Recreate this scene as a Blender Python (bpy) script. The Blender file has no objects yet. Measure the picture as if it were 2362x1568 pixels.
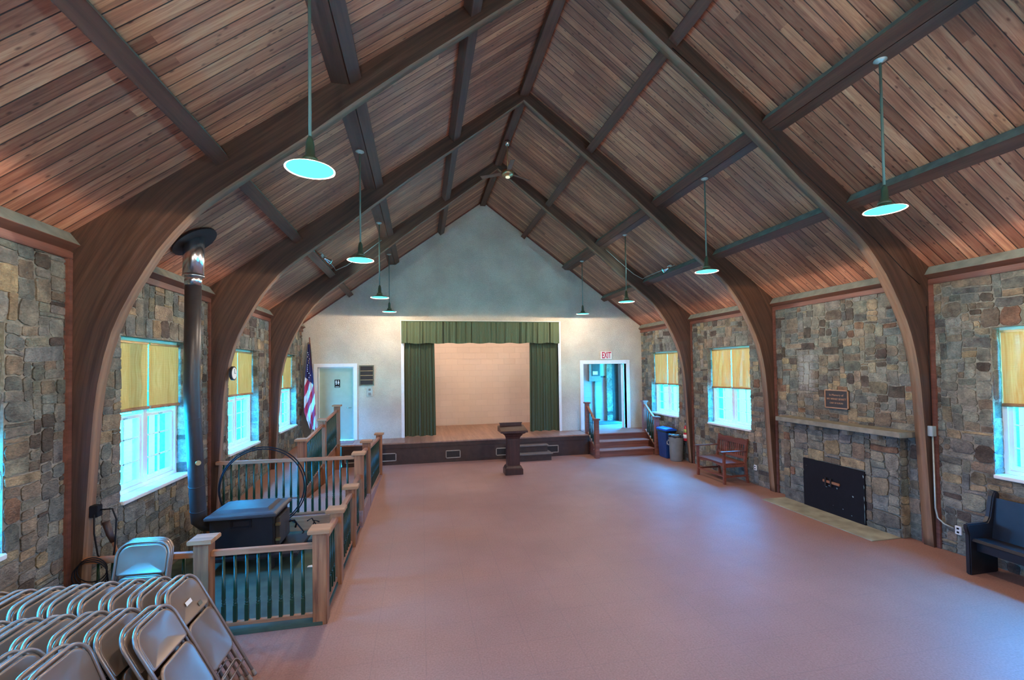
import bpy, bmesh, math, random
from mathutils import Vector, Matrix, noise
R_ = random.Random(7)
PI = math.pi
scn = bpy.context.scene
col = scn.collection
# ---------------------------------------------------------------- camera
F, PX, PY = 1037.58, 1184.17, 826.63
YAW, PIT, ROL = 0.20178, 0.0213, -0.0139
fwd = Vector((math.sin(YAW)*math.cos(PIT), math.cos(YAW)*math.cos(PIT), math.sin(PIT)))
rt = Vector((math.cos(YAW), -math.sin(YAW), 0)); up = rt.cross(fwd)
rr = math.cos(ROL)*rt + math.sin(ROL)*up
uu = -math.sin(ROL)*rt + math.cos(ROL)*up
cd = bpy.data.cameras.new('camera'); cam = bpy.data.objects.new('camera', cd); col.objects.link(cam)
m = Matrix((rr, uu, -fwd)).transposed().to_4x4(); m.translation = Vector((-1.8435, 0, 2.5265))
cam.matrix_world = m
cd.sensor_width = 36; cd.lens = F/2362*36; cd.clip_start = 0.02
cd.shift_x = -(PX-1181)/2362; cd.shift_y = (PY-784)/2362
scn.camera = cam
# ---------------------------------------------------------------- light
scn.view_settings.view_transform = 'Standard'; scn.view_settings.look = 'None'
scn.view_settings.gamma = 1; scn.view_settings.exposure = 0.0; scn.view_settings.use_curve_mapping = False
w = bpy.data.worlds.new('world'); scn.world = w; w.use_nodes = True
bg = w.node_tree.nodes['Background']
bg.inputs[0].default_value = (0.0023, 0.37, 1.0, 1); bg.inputs[1].default_value = 100.0   # cyan blue daylight
wt = w.node_tree; tcw = wt.nodes.new('ShaderNodeTexCoord'); spw = wt.nodes.new('ShaderNodeSeparateXYZ'); mrw = wt.nodes.new('ShaderNodeMapRange')
wt.links.new(tcw.outputs['Generated'], spw.inputs[0]); wt.links.new(spw.outputs[2], mrw.inputs[0])   # sky brighter overhead
mrw.inputs[1].default_value = 0.0; mrw.inputs[2].default_value = 0.8; mrw.inputs[3].default_value = 34.0; mrw.inputs[4].default_value = 175.0
wt.links.new(mrw.outputs[0], bg.inputs[1]); bg.inputs[0].default_value = (0.005, 0.34, 1.0, 1)
LAMP_W = 115.0; FILL_W = 350.0; LAMP_COL = (1.0, 0.80, 0.66)
scn.cycles.max_bounces = 9; scn.cycles.diffuse_bounces = 6; scn.cycles.transparent_max_bounces = 12
scn.cycles.use_denoising = True
scn.cycles.caustics_reflective = False; scn.cycles.caustics_refractive = False
scn.cycles.sample_clamp_indirect = 40.0
def light(kind, loc, power, color, size=0.05, rot=None, sy=None, spot=None, name='lamp_light', parent=None):
    d = bpy.data.lights.new(name, kind); d.energy = power; d.color = color
    if kind == 'AREA':
        d.shape = 'RECTANGLE'; d.size = size; d.size_y = sy or size
    else: d.shadow_soft_size = size
    if kind == 'SPOT': d.spot_size = spot or 1.2; d.spot_blend = 0.6
    o = bpy.data.objects.new(name, d); o.location = loc
    if rot: o.rotation_euler = rot
    col.objects.link(o); o.parent = parent
    return o
# ---------------------------------------------------------------- dims
W = 5.056; YE = 13.272; YS = 12.40; HS = 0.58
HR, SL = 7.55, 0.733
CS, SN = 1/math.hypot(1, SL), SL/math.hypot(1, SL)
YF = -1.3
ARCH = [2.11, 4.921, 7.738, 10.544]; AT = 0.13
WIN = [2.80, 5.665, 8.44, 11.20]; WW = 1.465; WZ0, WZ1 = 1.13, 2.945
def roofz(x): return HR - SL*abs(x)
# ---------------------------------------------------------------- materials
MATS = {}
class NT:
    def __init__(s, name):
        s.m = bpy.data.materials.new(name); s.m.use_nodes = True; s.t = s.m.node_tree
        s.b = s.t.nodes['Principled BSDF']; MATS[name] = s.m
    def n(s, typ, **kw):
        nd = s.t.nodes.new('ShaderNode'+typ)
        for k, v in kw.items():
            if k.startswith('i_'):
                key = k[2:]; key = int(key) if key.isdigit() else key.replace('_', ' ')
                if isinstance(v, bpy.types.NodeSocket): s.t.links.new(v, nd.inputs[key])
                else: nd.inputs[key].default_value = v
            else: setattr(nd, k, v)
        return nd
    def l(s, a, b): s.t.links.new(a, b)
    def co(s, scale=(1, 1, 1), src='Object', rot=(0, 0, 0)):
        tc = s.n('TexCoord'); mp = s.n('Mapping', i_Scale=scale, i_Rotation=rot); s.l(tc.outputs[src], mp.inputs[0]); return mp.outputs[0]
    def ramp(s, fac, stops):
        r = s.n('ValToRGB'); s.l(fac, r.inputs[0]); e = r.color_ramp.elements
        while len(e) < len(stops): e.new(0.5)
        for q, (p, c) in zip(e, stops): q.position = p; q.color = tuple(c)+(1,) if len(c) == 3 else c
        return r.outputs[0]
    def mix(s, fac, a, b, blend='MIX'):
        x = s.n('MixRGB', blend_type=blend)
        for i, v in enumerate((fac, a, b)):
            if isinstance(v, bpy.types.NodeSocket): s.l(v, x.inputs[i])
            else: x.inputs[i].default_value = v if i == 0 else tuple(v)+(1,)
        return x.outputs[0]
    def math(s, op, a, b=0.0, c=None):
        x = s.n('Math', operation=op)
        for i, v in enumerate((a, b) if c is None else (a, b, c)):
            if isinstance(v, bpy.types.NodeSocket): s.l(v, x.inputs[i])
            else: x.inputs[i].default_value = v
        return x.outputs[0]
    def bump(s, h, strength=0.3, dist=0.01):
        b = s.n('Bump', i_Strength=strength, i_Distance=dist); s.l(h, b.inputs['Height']); s.l(b.outputs[0], s.b.inputs['Normal'])
    def done(s, color=None, rough=0.6, metal=0.0, spec=0.5):
        if color is not None:
            if isinstance(color, bpy.types.NodeSocket): s.l(color, s.b.inputs['Base Color'])
            else: s.b.inputs['Base Color'].default_value = tuple(color)+(1,)
        if isinstance(rough, bpy.types.NodeSocket): s.l(rough, s.b.inputs['Roughness'])
        else: s.b.inputs['Roughness'].default_value = rough
        s.b.inputs['Metallic'].default_value = metal; s.b.inputs['Specular IOR Level'].default_value = spec
        return s.m
def plain(name, c, rough=0.5, metal=0, spec=0.5, var=0.12, scale=9.0):
    t = NT(name); nz = t.n('TexNoise', i_Scale=scale, i_Detail=4.0); t.l(t.co(), nz.inputs['Vector'])
    lo = [x*(1-var) for x in c]; hi = [min(1, x*(1+var)) for x in c]
    return t.done(t.ramp(nz.outputs[0], [(0.3, lo), (0.7, hi)]), rough, metal, spec)
def wood(name, c1, c2, axis=1, rough=0.55, g=1.0, bump=0.25):
    t = NT(name); sc = [22*g]*3; sc[axis] = 1.1*g
    v = t.co(tuple(sc)); nz = t.n('TexNoise', i_Scale=1.0, i_Detail=6.0, i_Roughness=0.62, i_Distortion=0.6); t.l(v, nz.inputs['Vector'])
    sc2 = [3*g]*3; sc2[axis] = 0.35*g
    n2 = t.n('TexNoise', i_Scale=1.0, i_Detail=3.0); t.l(t.co(tuple(sc2)), n2.inputs['Vector'])
    a = t.ramp(nz.outputs[0], [(0.3, c1), (0.68, c2)])
    b = t.ramp(n2.outputs[0], [(0.3, (0.72, 0.72, 0.72)), (0.7, (1.15, 1.12, 1.1))])
    t.bump(nz.outputs[0], bump, 0.004)
    return t.done(t.mix(1.0, a, b, 'MULTIPLY'), rough)
def emis(name, c, s):
    t = NT(name); t.b.inputs['Emission Color'].default_value = tuple(c)+(1,); t.b.inputs['Emission Strength'].default_value = s
    return t.done((0.0, 0.0, 0.0), 1.0, 0.0, 0.0)
wood('beam', (0.070, 0.025, 0.013), (0.16, 0.062, 0.033), 1)
def uvwood(name, c1, c2, lam=0.0):
    t = NT(name); v = t.co((1.1, 24, 1), 'UV'); nz = t.n('TexNoise', i_Scale=1.0, i_Detail=6.0, i_Roughness=0.62, i_Distortion=0.5); t.l(v, nz.inputs['Vector'])
    n2 = t.n('TexNoise', i_Scale=1.0, i_Detail=4.0); t.l(t.co((0.5, 3, 1), 'UV'), n2.inputs['Vector'])
    c = t.mix(1.0, t.ramp(nz.outputs[0], [(0.3, c1), (0.68, c2)]), t.ramp(n2.outputs[0], [(0.3, (0.7, 0.68, 0.66)), (0.7, (1.25, 1.2, 1.15))]), 'MULTIPLY')
    if lam:
        tc = t.n('TexCoord'); sp = t.n('SeparateXYZ'); t.l(tc.outputs['UV'], sp.inputs[0]); k = t.math('DIVIDE', sp.outputs[1], lam)
        wn = t.n('TexWhiteNoise', noise_dimensions='1D'); t.l(t.math('FLOOR', k), wn.inputs['W'])
        c = t.mix(1.0, c, t.ramp(wn.outputs[0], [(0.0, (0.8, 0.78, 0.76)), (1.0, (1.15, 1.15, 1.15))]), 'MULTIPLY')
        c = t.mix(t.math('LESS_THAN', t.math('FRACT', k), 0.05), c, (0.03, 0.018, 0.013))
    t.bump(nz.outputs[0], 0.25, 0.004); t.done(c, 0.55)
uvwood('arch_side', (0.040, 0.020, 0.012), (0.105, 0.055, 0.034), 0.038); uvwood('arch_soffit', (0.14, 0.075, 0.040), (0.26, 0.150, 0.085))  # soffit paler than the side: lamp and floor bounce put into its colour
wood('beam_z', (0.12, 0.045, 0.028), (0.26, 0.105, 0.065), 2)
wood('trim_y', (0.11, 0.04, 0.025), (0.22, 0.085, 0.055), 1)
plain('paler', (0.19, 0.20, 0.155), 0.9, var=0.2)  # paler grey green for the purlin face toward the ridge
wood('fir_z', (0.12, 0.036, 0.013), (0.43, 0.175, 0.068), 2, 0.6)
wood('fir_y', (0.24, 0.095, 0.042), (0.44, 0.185, 0.088), 1, 0.6)
wood('fir_x', (0.25, 0.105, 0.045), (0.46, 0.21, 0.10), 0, 0.6)
wood('cap', (0.30, 0.145, 0.062), (0.48, 0.245, 0.115), 0, 0.6)
wood('stairwood', (0.14, 0.042, 0.025), (0.31, 0.11, 0.068), 0, 0.4)
wood('lectern', (0.022, 0.008, 0.007), (0.055, 0.020, 0.017), 2, 0.35)
wood('benchwood', (0.12, 0.035, 0.022), (0.24, 0.075, 0.048), 1, 0.4)
wood('stagefloor', (0.24, 0.13, 0.09), (0.40, 0.24, 0.17), 1, 0.38, g=0.6)
plain('stageface', (0.042, 0.021, 0.016), 0.45, var=0.25)
plain('darkgreen', (0.004, 0.030, 0.014), 0.32, var=0.2)
plain('iron', (0.010, 0.008, 0.008), 0.5, var=0.2)
plain('iron_lid', (0.050, 0.046, 0.046), 0.42, var=0.15)
plain('pipe', (0.032, 0.027, 0.026), 0.40, spec=0.5)
plain('chrome', (0.62, 0.60, 0.58), 0.22, 1.0)
plain('steel', (0.42, 0.46, 0.42), 0.45, 0.4)
plain('white', (0.72, 0.74, 0.72), 0.4, var=0.04)
plain('doorpaint', (0.36, 0.46, 0.36), 0.5, var=0.04)
plain('brass', (0.55, 0.40, 0.2), 0.35, 1.0)
plain('black', (0.010, 0.010, 0.013), 0.6, spec=0.15)
plain('pewpaint', (0.010, 0.010, 0.013), 0.35, spec=0.5, var=0.3)
plain('chairmetal', (0.25, 0.175, 0.125), 0.24, 0.30, spec=0.9, var=0.05)
plain('chairtube', (0.29, 0.215, 0.165), 0.24, 0.35, spec=0.9, var=0.05)
plain('rubber', (0.20, 0.16, 0.13), 0.7)
plain('shadegreen', (0.05, 0.085, 0.05), 0.35)
plain('slab', (0.045, 0.072, 0.046), 0.6, var=0.35, scale=5)
plain('bluestone', (0.21, 0.20, 0.155), 0.75, var=0.25)
plain('hearthstone', (0.30, 0.28, 0.20), 0.75, var=0.3, scale=4)
plain('bluebin', (0.012, 0.045, 0.16), 0.4); plain('bluelid', (0.01, 0.10, 0.55), 0.35)
plain('greybin', (0.20, 0.21, 0.20), 0.5); plain('bag', (0.008, 0.008, 0.01), 0.22, spec=0.9)
plain('red', (0.50, 0.015, 0.03), 0.3); plain('paper', (0.75, 0.74, 0.68), 0.6, var=0.05)
plain('yellowgreen', (0.45, 0.5, 0.1), 0.5)
plain('flagred', (0.42, 0.02, 0.06), 0.75); plain('flagwhite', (0.62, 0.58, 0.58), 0.75); plain('flagblue', (0.025, 0.022, 0.11), 0.75)
plain('bronze', (0.035, 0.028, 0.028), 0.4); plain('bronzeedge', (0.50, 0.27, 0.15), 0.4, 0.4)
plain('exitred', (0.50, 0.02, 0.06), 0.5)
plain('rug', (0.05, 0.05, 0.05), 0.95); plain('bark', (0.08, 0.07, 0.06), 0.9)
plain('grass', (0.85, 0.62, 0.36), 0.95, var=0.1)
plain('boxgrey', (0.16, 0.13, 0.11), 0.5); plain('olive', (0.12, 0.12, 0.08), 0.6)
emis('bulbglow', (0.13, 1.0, 1.0), 1.6); emis('warmglow', (0.9, 0.95, 0.7), 1.0)
def m_ceiling():
    t = NT('ceilwood'); tc = t.n('TexCoord'); sp = t.n('SeparateXYZ'); t.l(tc.outputs['UV'], sp.inputs[0])
    u, v = sp.outputs[0], sp.outputs[1]
    k = t.math('DIVIDE', u, 0.124); fl = t.math('FLOOR', k); fr = t.math('FRACT', k)
    cb = t.n('CombineXYZ'); t.l(fl, cb.inputs[0]); wn = t.n('TexWhiteNoise', noise_dimensions='3D')
    # board ends staggered along the slope
    off = t.n('TexWhiteNoise', noise_dimensions='1D'); t.l(fl, off.inputs['W'])
    vv = t.math('FLOOR', t.math('ADD', t.math('DIVIDE', v, 5.5), t.math('MULTIPLY', off.outputs[0], 5.0)))
    t.l(vv, cb.inputs[1]); t.l(cb.outputs[0], wn.inputs['Vector'])
    g = t.n('CombineXYZ'); t.l(t.math('MULTIPLY', u, 26.0), g.inputs[0]); t.l(t.math('MULTIPLY', v, 1.3), g.inputs[1]); t.l(t.math('MULTIPLY', wn.outputs[0], 40.0), g.inputs[2])
    nz = t.n('TexNoise', i_Scale=1.0, i_Detail=6.0, i_Roughness=0.65, i_Distortion=0.9); t.l(g.outputs[0], nz.inputs['Vector'])
    base = t.ramp(nz.outputs[0], [(0.30, (0.21, 0.068, 0.035)), (0.5, (0.48, 0.178, 0.092)), (0.74, (0.66, 0.32, 0.18))])
    pl = t.ramp(wn.outputs[0], [(0.0, (0.55, 0.50, 0.48)), (0.35, (0.85, 0.84, 0.84)), (0.7, (1.0, 1.0, 1.0)), (1.0, (1.2, 1.3, 1.25))])
    c = t.mix(1.0, base, pl, 'MULTIPLY')
    # knots
    g2 = t.n('CombineXYZ'); t.l(t.math('MULTIPLY', u, 13.0), g2.inputs[0]); t.l(t.math('MULTIPLY', v, 6.0), g2.inputs[1])
    vo = t.n('TexVoronoi', i_Scale=1.0); t.l(g2.outputs[0], vo.inputs['Vector'])
    kn = t.ramp(vo.outputs['Distance'], [(0.07, (0.22, 0.16, 0.14)), (0.18, (1, 1, 1))])
    gate = t.math('GREATER_THAN', t.n('TexWhiteNoise', noise_dimensions='3D').outputs[0], 0.5)
    c = t.mix(0.8, c, kn, 'MULTIPLY')
    lg = t.n('TexNoise', i_Scale=0.8, i_Detail=3.0); t.l(tc.outputs['UV'], lg.inputs['Vector'])
    c = t.mix(0.55, c, t.ramp(lg.outputs[0], [(0.35, (0.6, 0.6, 0.6)), (0.65, (1.2, 1.2, 1.2))]), 'MULTIPLY')
    ed = t.math('MINIMUM', fr, t.math('SUBTRACT', 1.0, fr))
    gr = t.math('LESS_THAN', ed, 0.034)
    c = t.mix(gr, c, (0.035, 0.018, 0.013))
    h = t.ramp(ed, [(0.0, (0, 0, 0)), (0.06, (1, 1, 1))]); t.bump(h, 0.6, 0.008)
    t.done(c, 0.55)
m_ceiling()
def m_stone(name, attr=True):
    t = NT(name)
    n1 = t.n('TexNoise', i_Scale=7.0, i_Detail=8.0, i_Roughness=0.7); t.l(t.co(), n1.inputs['Vector'])
    n2 = t.n('TexNoise', i_Scale=38.0, i_Detail=5.0); t.l(t.co((1, 1, 1.8)), n2.inputs['Vector'])
    a = t.n('VertexColor', layer_name='Col').outputs[0] if attr else t.mix(0, (0.30, 0.30, 0.27), (0, 0, 0))
    c = t.mix(1.0, a, t.ramp(n1.outputs[0], [(0.28, (0.42, 0.41, 0.42)), (0.5, (1, 1, 1)), (0.72, (1.75, 1.65, 1.5))]), 'MULTIPLY')
    c = t.mix(0.5, c, t.ramp(n2.outputs[0], [(0.3, (0.7, 0.7, 0.7)), (0.7, (1.3, 1.3, 1.3))]), 'MULTIPLY')
    h = t.math('ADD', n1.outputs[0], t.math('MULTIPLY', n2.outputs[0], 0.4)); t.bump(h, 1.0, 0.045)
    # white mineral bloom on the chimney stones
    tc = t.n('TexCoord'); sp = t.n('SeparateXYZ'); t.l(tc.outputs['Object'], sp.inputs[0])
    my = t.math('SUBTRACT', 1.0, t.math('DIVIDE', t.math('ABSOLUTE', t.math('SUBTRACT', sp.outputs[1], 7.0)), 0.42))
    mz = t.math('SUBTRACT', 1.0, t.math('DIVIDE', t.math('ABSOLUTE', t.math('SUBTRACT', sp.outputs[2], 2.35)), 0.95))
    mx = t.math('GREATER_THAN', sp.outputs[0], 5.0)
    n3 = t.n('TexNoise', i_Scale=9.0, i_Detail=10.0, i_Roughness=0.9); t.l(tc.outputs['Object'], n3.inputs['Vector'])
    mk = t.math('MULTIPLY', t.math('MULTIPLY', t.math('MAXIMUM', t.math('MINIMUM', my, mz), 0.0), mx), n3.outputs[0])
    c = t.mix(t.ramp(mk, [(0.26, (0, 0, 0)), (0.40, (0.55, 0.55, 0.55))]), c, (0.5, 0.48, 0.45))
    t.done(c, 0.85, spec=0.25)
m_stone('stone')
def m_mortar():
    t = NT('mortar'); n1 = t.n('TexNoise', i_Scale=30.0, i_Detail=6.0); t.l(t.co(), n1.inputs['Vector'])
    n2 = t.n('TexNoise', i_Scale=1.3, i_Detail=4.0); t.l(t.co(), n2.inputs['Vector'])
    c = t.mix(1.0, t.ramp(n1.outputs[0], [(0.3, (0.17, 0.155, 0.12)), (0.7, (0.31, 0.29, 0.235))]), t.ramp(n2.outputs[0], [(0.35, (0.75, 0.75, 0.75)), (0.65, (1.15, 1.13, 1.1))]), 'MULTIPLY')
    t.bump(n1.outputs[0], 0.6, 0.01); t.done(c, 0.9, spec=0.2)
m_mortar()
def m_plaster():
    t = NT('plaster'); n1 = t.n('TexNoise', i_Scale=34.0, i_Detail=7.0, i_Roughness=0.7); t.l(t.co((1, 1, 1.5)), n1.inputs['Vector'])
    n2 = t.n('TexNoise', i_Scale=1.6, i_Detail=6.0); t.l(t.co(), n2.inputs['Vector'])
    c = t.mix(1.0, t.ramp(n1.outputs[0], [(0.3, (0.58, 0.53, 0.43)), (0.65, (0.71, 0.66, 0.54))]), t.ramp(n2.outputs[0], [(0.3, (0.84, 0.82, 0.80)), (0.65, (1.05, 1.05, 1.04))]), 'MULTIPLY')
    t.bump(n1.outputs[0], 1.0, 0.03); t.done(c, 0.85, spec=0.2)
m_plaster()
def m_block(name, c):
    t = NT(name); v = t.co((1, 1, 1), rot=(PI/2, 0, 0))
    b = t.n('TexBrick', i_Scale=1.0, i_Mortar_Size=0.006, i_Mortar_Smooth=0.4, i_Brick_Width=0.41, i_Row_Height=0.205); t.l(v, b.inputs['Vector'])
    b.inputs['Color1'].default_value = tuple(c)+(1,); b.inputs['Color2'].default_value = tuple(x*0.95 for x in c)+(1,); b.inputs['Mortar'].default_value = tuple(x*0.88 for x in c)+(1,)
    iv = t.math('SUBTRACT', 1.0, b.outputs['Fac']); t.bump(iv, 0.5, 0.01); t.done(b.outputs['Color'], 0.6)
m_block('block', (0.70, 0.57, 0.48)); m_block('blockwhite', (0.30, 0.22, 0.22))
def m_floor():
    t = NT('floortile'); v = t.co()
    n1 = t.n('TexNoise', i_Scale=60.0, i_Detail=5.0); t.l(v, n1.inputs['Vector'])
    n2 = t.n('TexNoise', i_Scale=0.7, i_Detail=5.0, i_Roughness=0.6); t.l(v, n2.inputs['Vector'])
    c = t.mix(1.0, t.ramp(n1.outputs[0], [(0.3, (0.265, 0.132, 0.096)), (0.7, (0.365, 0.188, 0.140))]), t.ramp(n2.outputs[0], [(0.3, (0.88, 0.88, 0.88)), (0.7, (1.08, 1.08, 1.08))]), 'MULTIPLY')
    b = t.n('TexBrick', i_Scale=1.0, i_Mortar_Size=0.004, i_Brick_Width=0.457, i_Row_Height=0.457, offset=0.0); t.l(v, b.inputs['Vector'])
    c = t.mix(t.math('MULTIPLY', b.outputs['Fac'], 0.30), c, (0.17, 0.10, 0.09))
    n3 = t.n('TexNoise', i_Scale=3.0, i_Detail=6.0); t.l(v, n3.inputs['Vector'])
    rg = t.math('ADD', t.math('MULTIPLY', n3.outputs[0], 0.14), 0.46)
    t.bump(n1.outputs[0], 0.12, 0.004); t.done(c, rg, spec=0.45)
m_floor()
def m_blind(name, thru, transp):
    t = NT(name); nt = t.t
    v = t.co((55, 55, 1.2)); n1 = t.n('TexNoise', i_Scale=1.0, i_Detail=3.0); t.l(v, n1.inputs['Vector'])
    wv = t.n('TexWave', wave_type='BANDS', bands_direction='Z', i_Scale=26.0); t.l(t.co(), wv.inputs['Vector'])
    c = t.mix(1.0, t.ramp(n1.outputs[0], [(0.3, (0.36, 0.43, 0.10)), (0.7, (0.52, 0.66, 0.26))]), t.ramp(wv.outputs[0], [(0.0, (0.8, 0.8, 0.8)), (0.5, (1, 1, 1))]), 'MULTIPLY')
    t.bump(wv.outputs[0], 0.4, 0.004); t.done(c, 0.7)
    tr = t.n('BsdfTranslucent'); tr.inputs[0].default_value = thru
    ad = t.n('AddShader'); t.l(t.b.outputs[0], ad.inputs[0]); t.l(tr.outputs[0], ad.inputs[1])
    n2 = t.n('TexNoise', i_Scale=1.0, i_Detail=2.0); t.l(t.co((9, 9, 1.5)), n2.inputs['Vector'])
    f = t.ramp(n2.outputs[0], [(0.35, (0, 0, 0)), (0.6, (transp,)*3)])
    tp = t.n('BsdfTransparent'); mx = t.n('MixShader'); t.l(f, mx.inputs[0]); t.l(ad.outputs[0], mx.inputs[1]); t.l(tp.outputs[0], mx.inputs[2])
    t.l(mx.outputs[0], nt.nodes['Material Output'].inputs[0])
m_blind('blind_left', (0.45, 0.018, 0.0012, 1), 0.002); m_blind('blind_right', (0.6, 0.03, 0.008, 1), 0.09)
def m_glass():
    t = NT('glass'); gl = t.n('BsdfGlossy'); gl.inputs['Roughness'].default_value = 0.02
    tp = t.n('BsdfTransparent'); tp.inputs[0].default_value = (0.96, 0.98, 0.98, 1)
    mx = t.n('MixShader', i_0=0.05); t.l(tp.outputs[0], mx.inputs[1]); t.l(gl.outputs[0], mx.inputs[2])
    t.l(mx.outputs[0], t.t.nodes['Material Output'].inputs[0])
m_glass()
def m_cloth(name, c):
    t = NT(name); n1 = t.n('TexNoise', i_Scale=120.0, i_Detail=2.0); t.l(t.co(), n1.inputs['Vector'])
    t.b.inputs['Sheen Weight'].default_value = 0.25
    t.bump(n1.outputs[0], 0.2, 0.003); t.done(t.ramp(n1.outputs[0], [(0.3, [x*0.85 for x in c]), (0.7, [x*1.15 for x in c])]), 0.8, spec=0.2)
m_cloth('curtain', (0.056, 0.078, 0.042)); m_cloth('valance', (0.088, 0.115, 0.058)); m_cloth('greycloth', (0.17, 0.155, 0.13))
# ---------------------------------------------------------------- mesh helpers
def link(name, me, mat, parent=None):
    if mat is not None:
        for mm in (mat if isinstance(mat, (list, tuple)) else [mat]): me.materials.append(MATS[mm])
    o = bpy.data.objects.new(name, me); col.objects.link(o); o.parent = parent
    return o
class B:
    def __init__(s): s.bm = bmesh.new()
    def quad(s, pts, mi=0, smooth=False):
        f = s.bm.faces.new([s.bm.verts.new(p) for p in pts]); f.material_index = mi; f.smooth = smooth; return f
    def box(s, x0, x1, y0, y1, z0, z1, mi=0, rot=None, piv=None):
        v = [s.bm.verts.new((x, y, z)) for z in (z0, z1) for y in (y0, y1) for x in (x0, x1)]
        for q in ((0, 2, 3, 1), (4, 5, 7, 6), (0, 1, 5, 4), (2, 6, 7, 3), (0, 4, 6, 2), (1, 3, 7, 5)):
            s.bm.faces.new([v[i] for i in q]).material_index = mi
        if rot is not None:
            c = Vector(piv) if piv else Vector(((x0+x1)/2, (y0+y1)/2, (z0+z1)/2))
            for a in v: a.co = rot @ (a.co-c) + c
        return s
    def prism(s, pts, a, b, axis='y', mi=0, mis=None):
        """pts: 2d outline; axis y -> (x,z), x -> (y,z), z -> (x,y)"""
        def P(p, t): return {'y': (p[0], t, p[1]), 'x': (t, p[0], p[1]), 'z': (p[0], p[1], t)}[axis]
        v0 = [s.bm.verts.new(P(p, a)) for p in pts]; v1 = [s.bm.verts.new(P(p, b)) for p in pts]; n = len(pts)
        s.bm.faces.new(v0).material_index = mi; s.bm.faces.new(v1[::-1]).material_index = mi
        for i in range(n):
            f = s.bm.faces.new((v0[i], v1[i], v1[(i+1) % n], v0[(i+1) % n])); f.material_index = mis[i] if mis else mi
        return s
    def tube(s, path, r, n=10, mi=0, cap=True, closed=False):
        path = [Vector(p) for p in path]; rings = []; N = len(path); prev = None
        for i, p in enumerate(path):
            a = path[(i-1) % N] if (i or closed) else p; b = path[(i+1) % N] if (i < N-1 or closed) else p
            t = (b-a).normalized()
            if prev is None:
                ref = Vector((0, 0, 1)) if abs(t.z) < 0.9 else Vector((1, 0, 0)); x = t.cross(ref).normalized()
            else: x = (prev - t*prev.dot(t)).normalized()
            prev = x; y = t.cross(x); rad = r[i] if isinstance(r, (list, tuple)) else r
            rings.append([s.bm.verts.new(p + x*rad*math.cos(2*PI*k/n) + y*rad*math.sin(2*PI*k/n)) for k in range(n)])
        for i in range(N if closed else N-1):
            A, Bq = rings[i], rings[(i+1) % N]
            for k in range(n):
                f = s.bm.faces.new((A[k], A[(k+1) % n], Bq[(k+1) % n], Bq[k])); f.smooth = True; f.material_index = mi
        if cap and not closed:
            s.bm.faces.new(rings[0][::-1]).material_index = mi; s.bm.faces.new(rings[-1]).material_index = mi
        return s
    def lathe(s, prof, c=(0, 0, 0), n=20, mi=0, sq=None):
        """prof: (r, z); sq: set of indices drawn square"""
        rings = []
        for r, z in prof: rings.append([s.bm.verts.new((c[0]+r*math.cos(2*PI*k/n+PI/n), c[1]+r*math.sin(2*PI*k/n+PI/n), c[2]+z)) for k in range(n)])
        for A, Bq in zip(rings, rings[1:]):
            for k in range(n):
                f = s.bm.faces.new((A[k], A[(k+1) % n], Bq[(k+1) % n], Bq[k])); f.smooth = n > 6; f.material_index = mi
        s.bm.faces.new(rings[0][::-1]).material_index = mi; s.bm.faces.new(rings[-1]).material_index = mi
        return s
    def go(s, name, mat, parent=None, bevel=0, seg=2, normals=True, origin=None):
        if normals: bmesh.ops.recalc_face_normals(s.bm, faces=s.bm.faces)
        if bevel: bmesh.ops.bevel(s.bm, geom=[e for e in s.bm.edges if len(e.link_faces) == 2 and e.calc_face_angle(0) > 0.5], offset=bevel, segments=seg, affect='EDGES', clamp_overlap=True)
        if origin is not None: bmesh.ops.translate(s.bm, verts=s.bm.verts, vec=-Vector(origin))
        me = bpy.data.meshes.new(name); s.bm.to_mesh(me); s.bm.free()
        o = link(name, me, mat, parent)
        if origin is not None: o.location = origin
        return o
def box(name, x0, x1, y0, y1, z0, z1, mat, parent=None, bevel=0.0):
    return B().box(x0, x1, y0, y1, z0, z1).go(name, mat, parent, bevel)
def tag(o, label=None, cat=None, group=None, kind=None):
    if label: o['label'] = label
    if cat: o['category'] = cat
    if group: o['group'] = group
    if kind: o['kind'] = kind
    return o
def thing(name, label, cat, loc=(0, 0, 0), group=None, kind=None, rot=None):
    o = bpy.data.objects.new(name, None); col.objects.link(o); o.location = loc; o.empty_display_size = 0.1
    if rot is not None: o.rotation_mode = 'XYZ'; o.rotation_euler = rot
    return tag(o, label, cat, group, kind)
def dup(root, mat=None, label=None, group=None):
    r = root.copy(); col.objects.link(r)
    if mat is not None: r.matrix_world = mat
    if label: r['label'] = label
    if group: r['group'] = group
    def rec(a, b):
        for ch in list(a.children):
            if ch == b: continue
            c = ch.copy(); col.objects.link(c); c.parent = b; rec(ch, c)
    rec(root, r)
    return r
def text(name, s, size, loc, rot, mat, parent=None, ext=0.002, align='CENTER', sx=1.0, off=0.0):
    cu = bpy.data.curves.new(name, 'FONT'); cu.body = s; cu.size = size; cu.extrude = ext; cu.offset = off; cu.align_x = align; cu.align_y = 'CENTER'; cu.resolution_u = 3
    t = bpy.data.objects.new('tmp', cu); col.objects.link(t); bpy.context.view_layer.update()
    me = bpy.data.meshes.new_from_object(t.evaluated_get(bpy.context.evaluated_depsgraph_get()))
    bpy.data.objects.remove(t); me.materials.clear()
    o = link(name, me, mat, parent); o.location = loc; o.rotation_euler = rot; o.scale = (sx, 1, 1); return o
# ================================================================ SETTING
tag(box('floor', -5.5, 5.5, YF-0.3, YS+0.1, -0.12, 0.0, 'floortile'), 'dull red square tiled floor of the hall with faint seams', 'floor', kind='structure')
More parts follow.
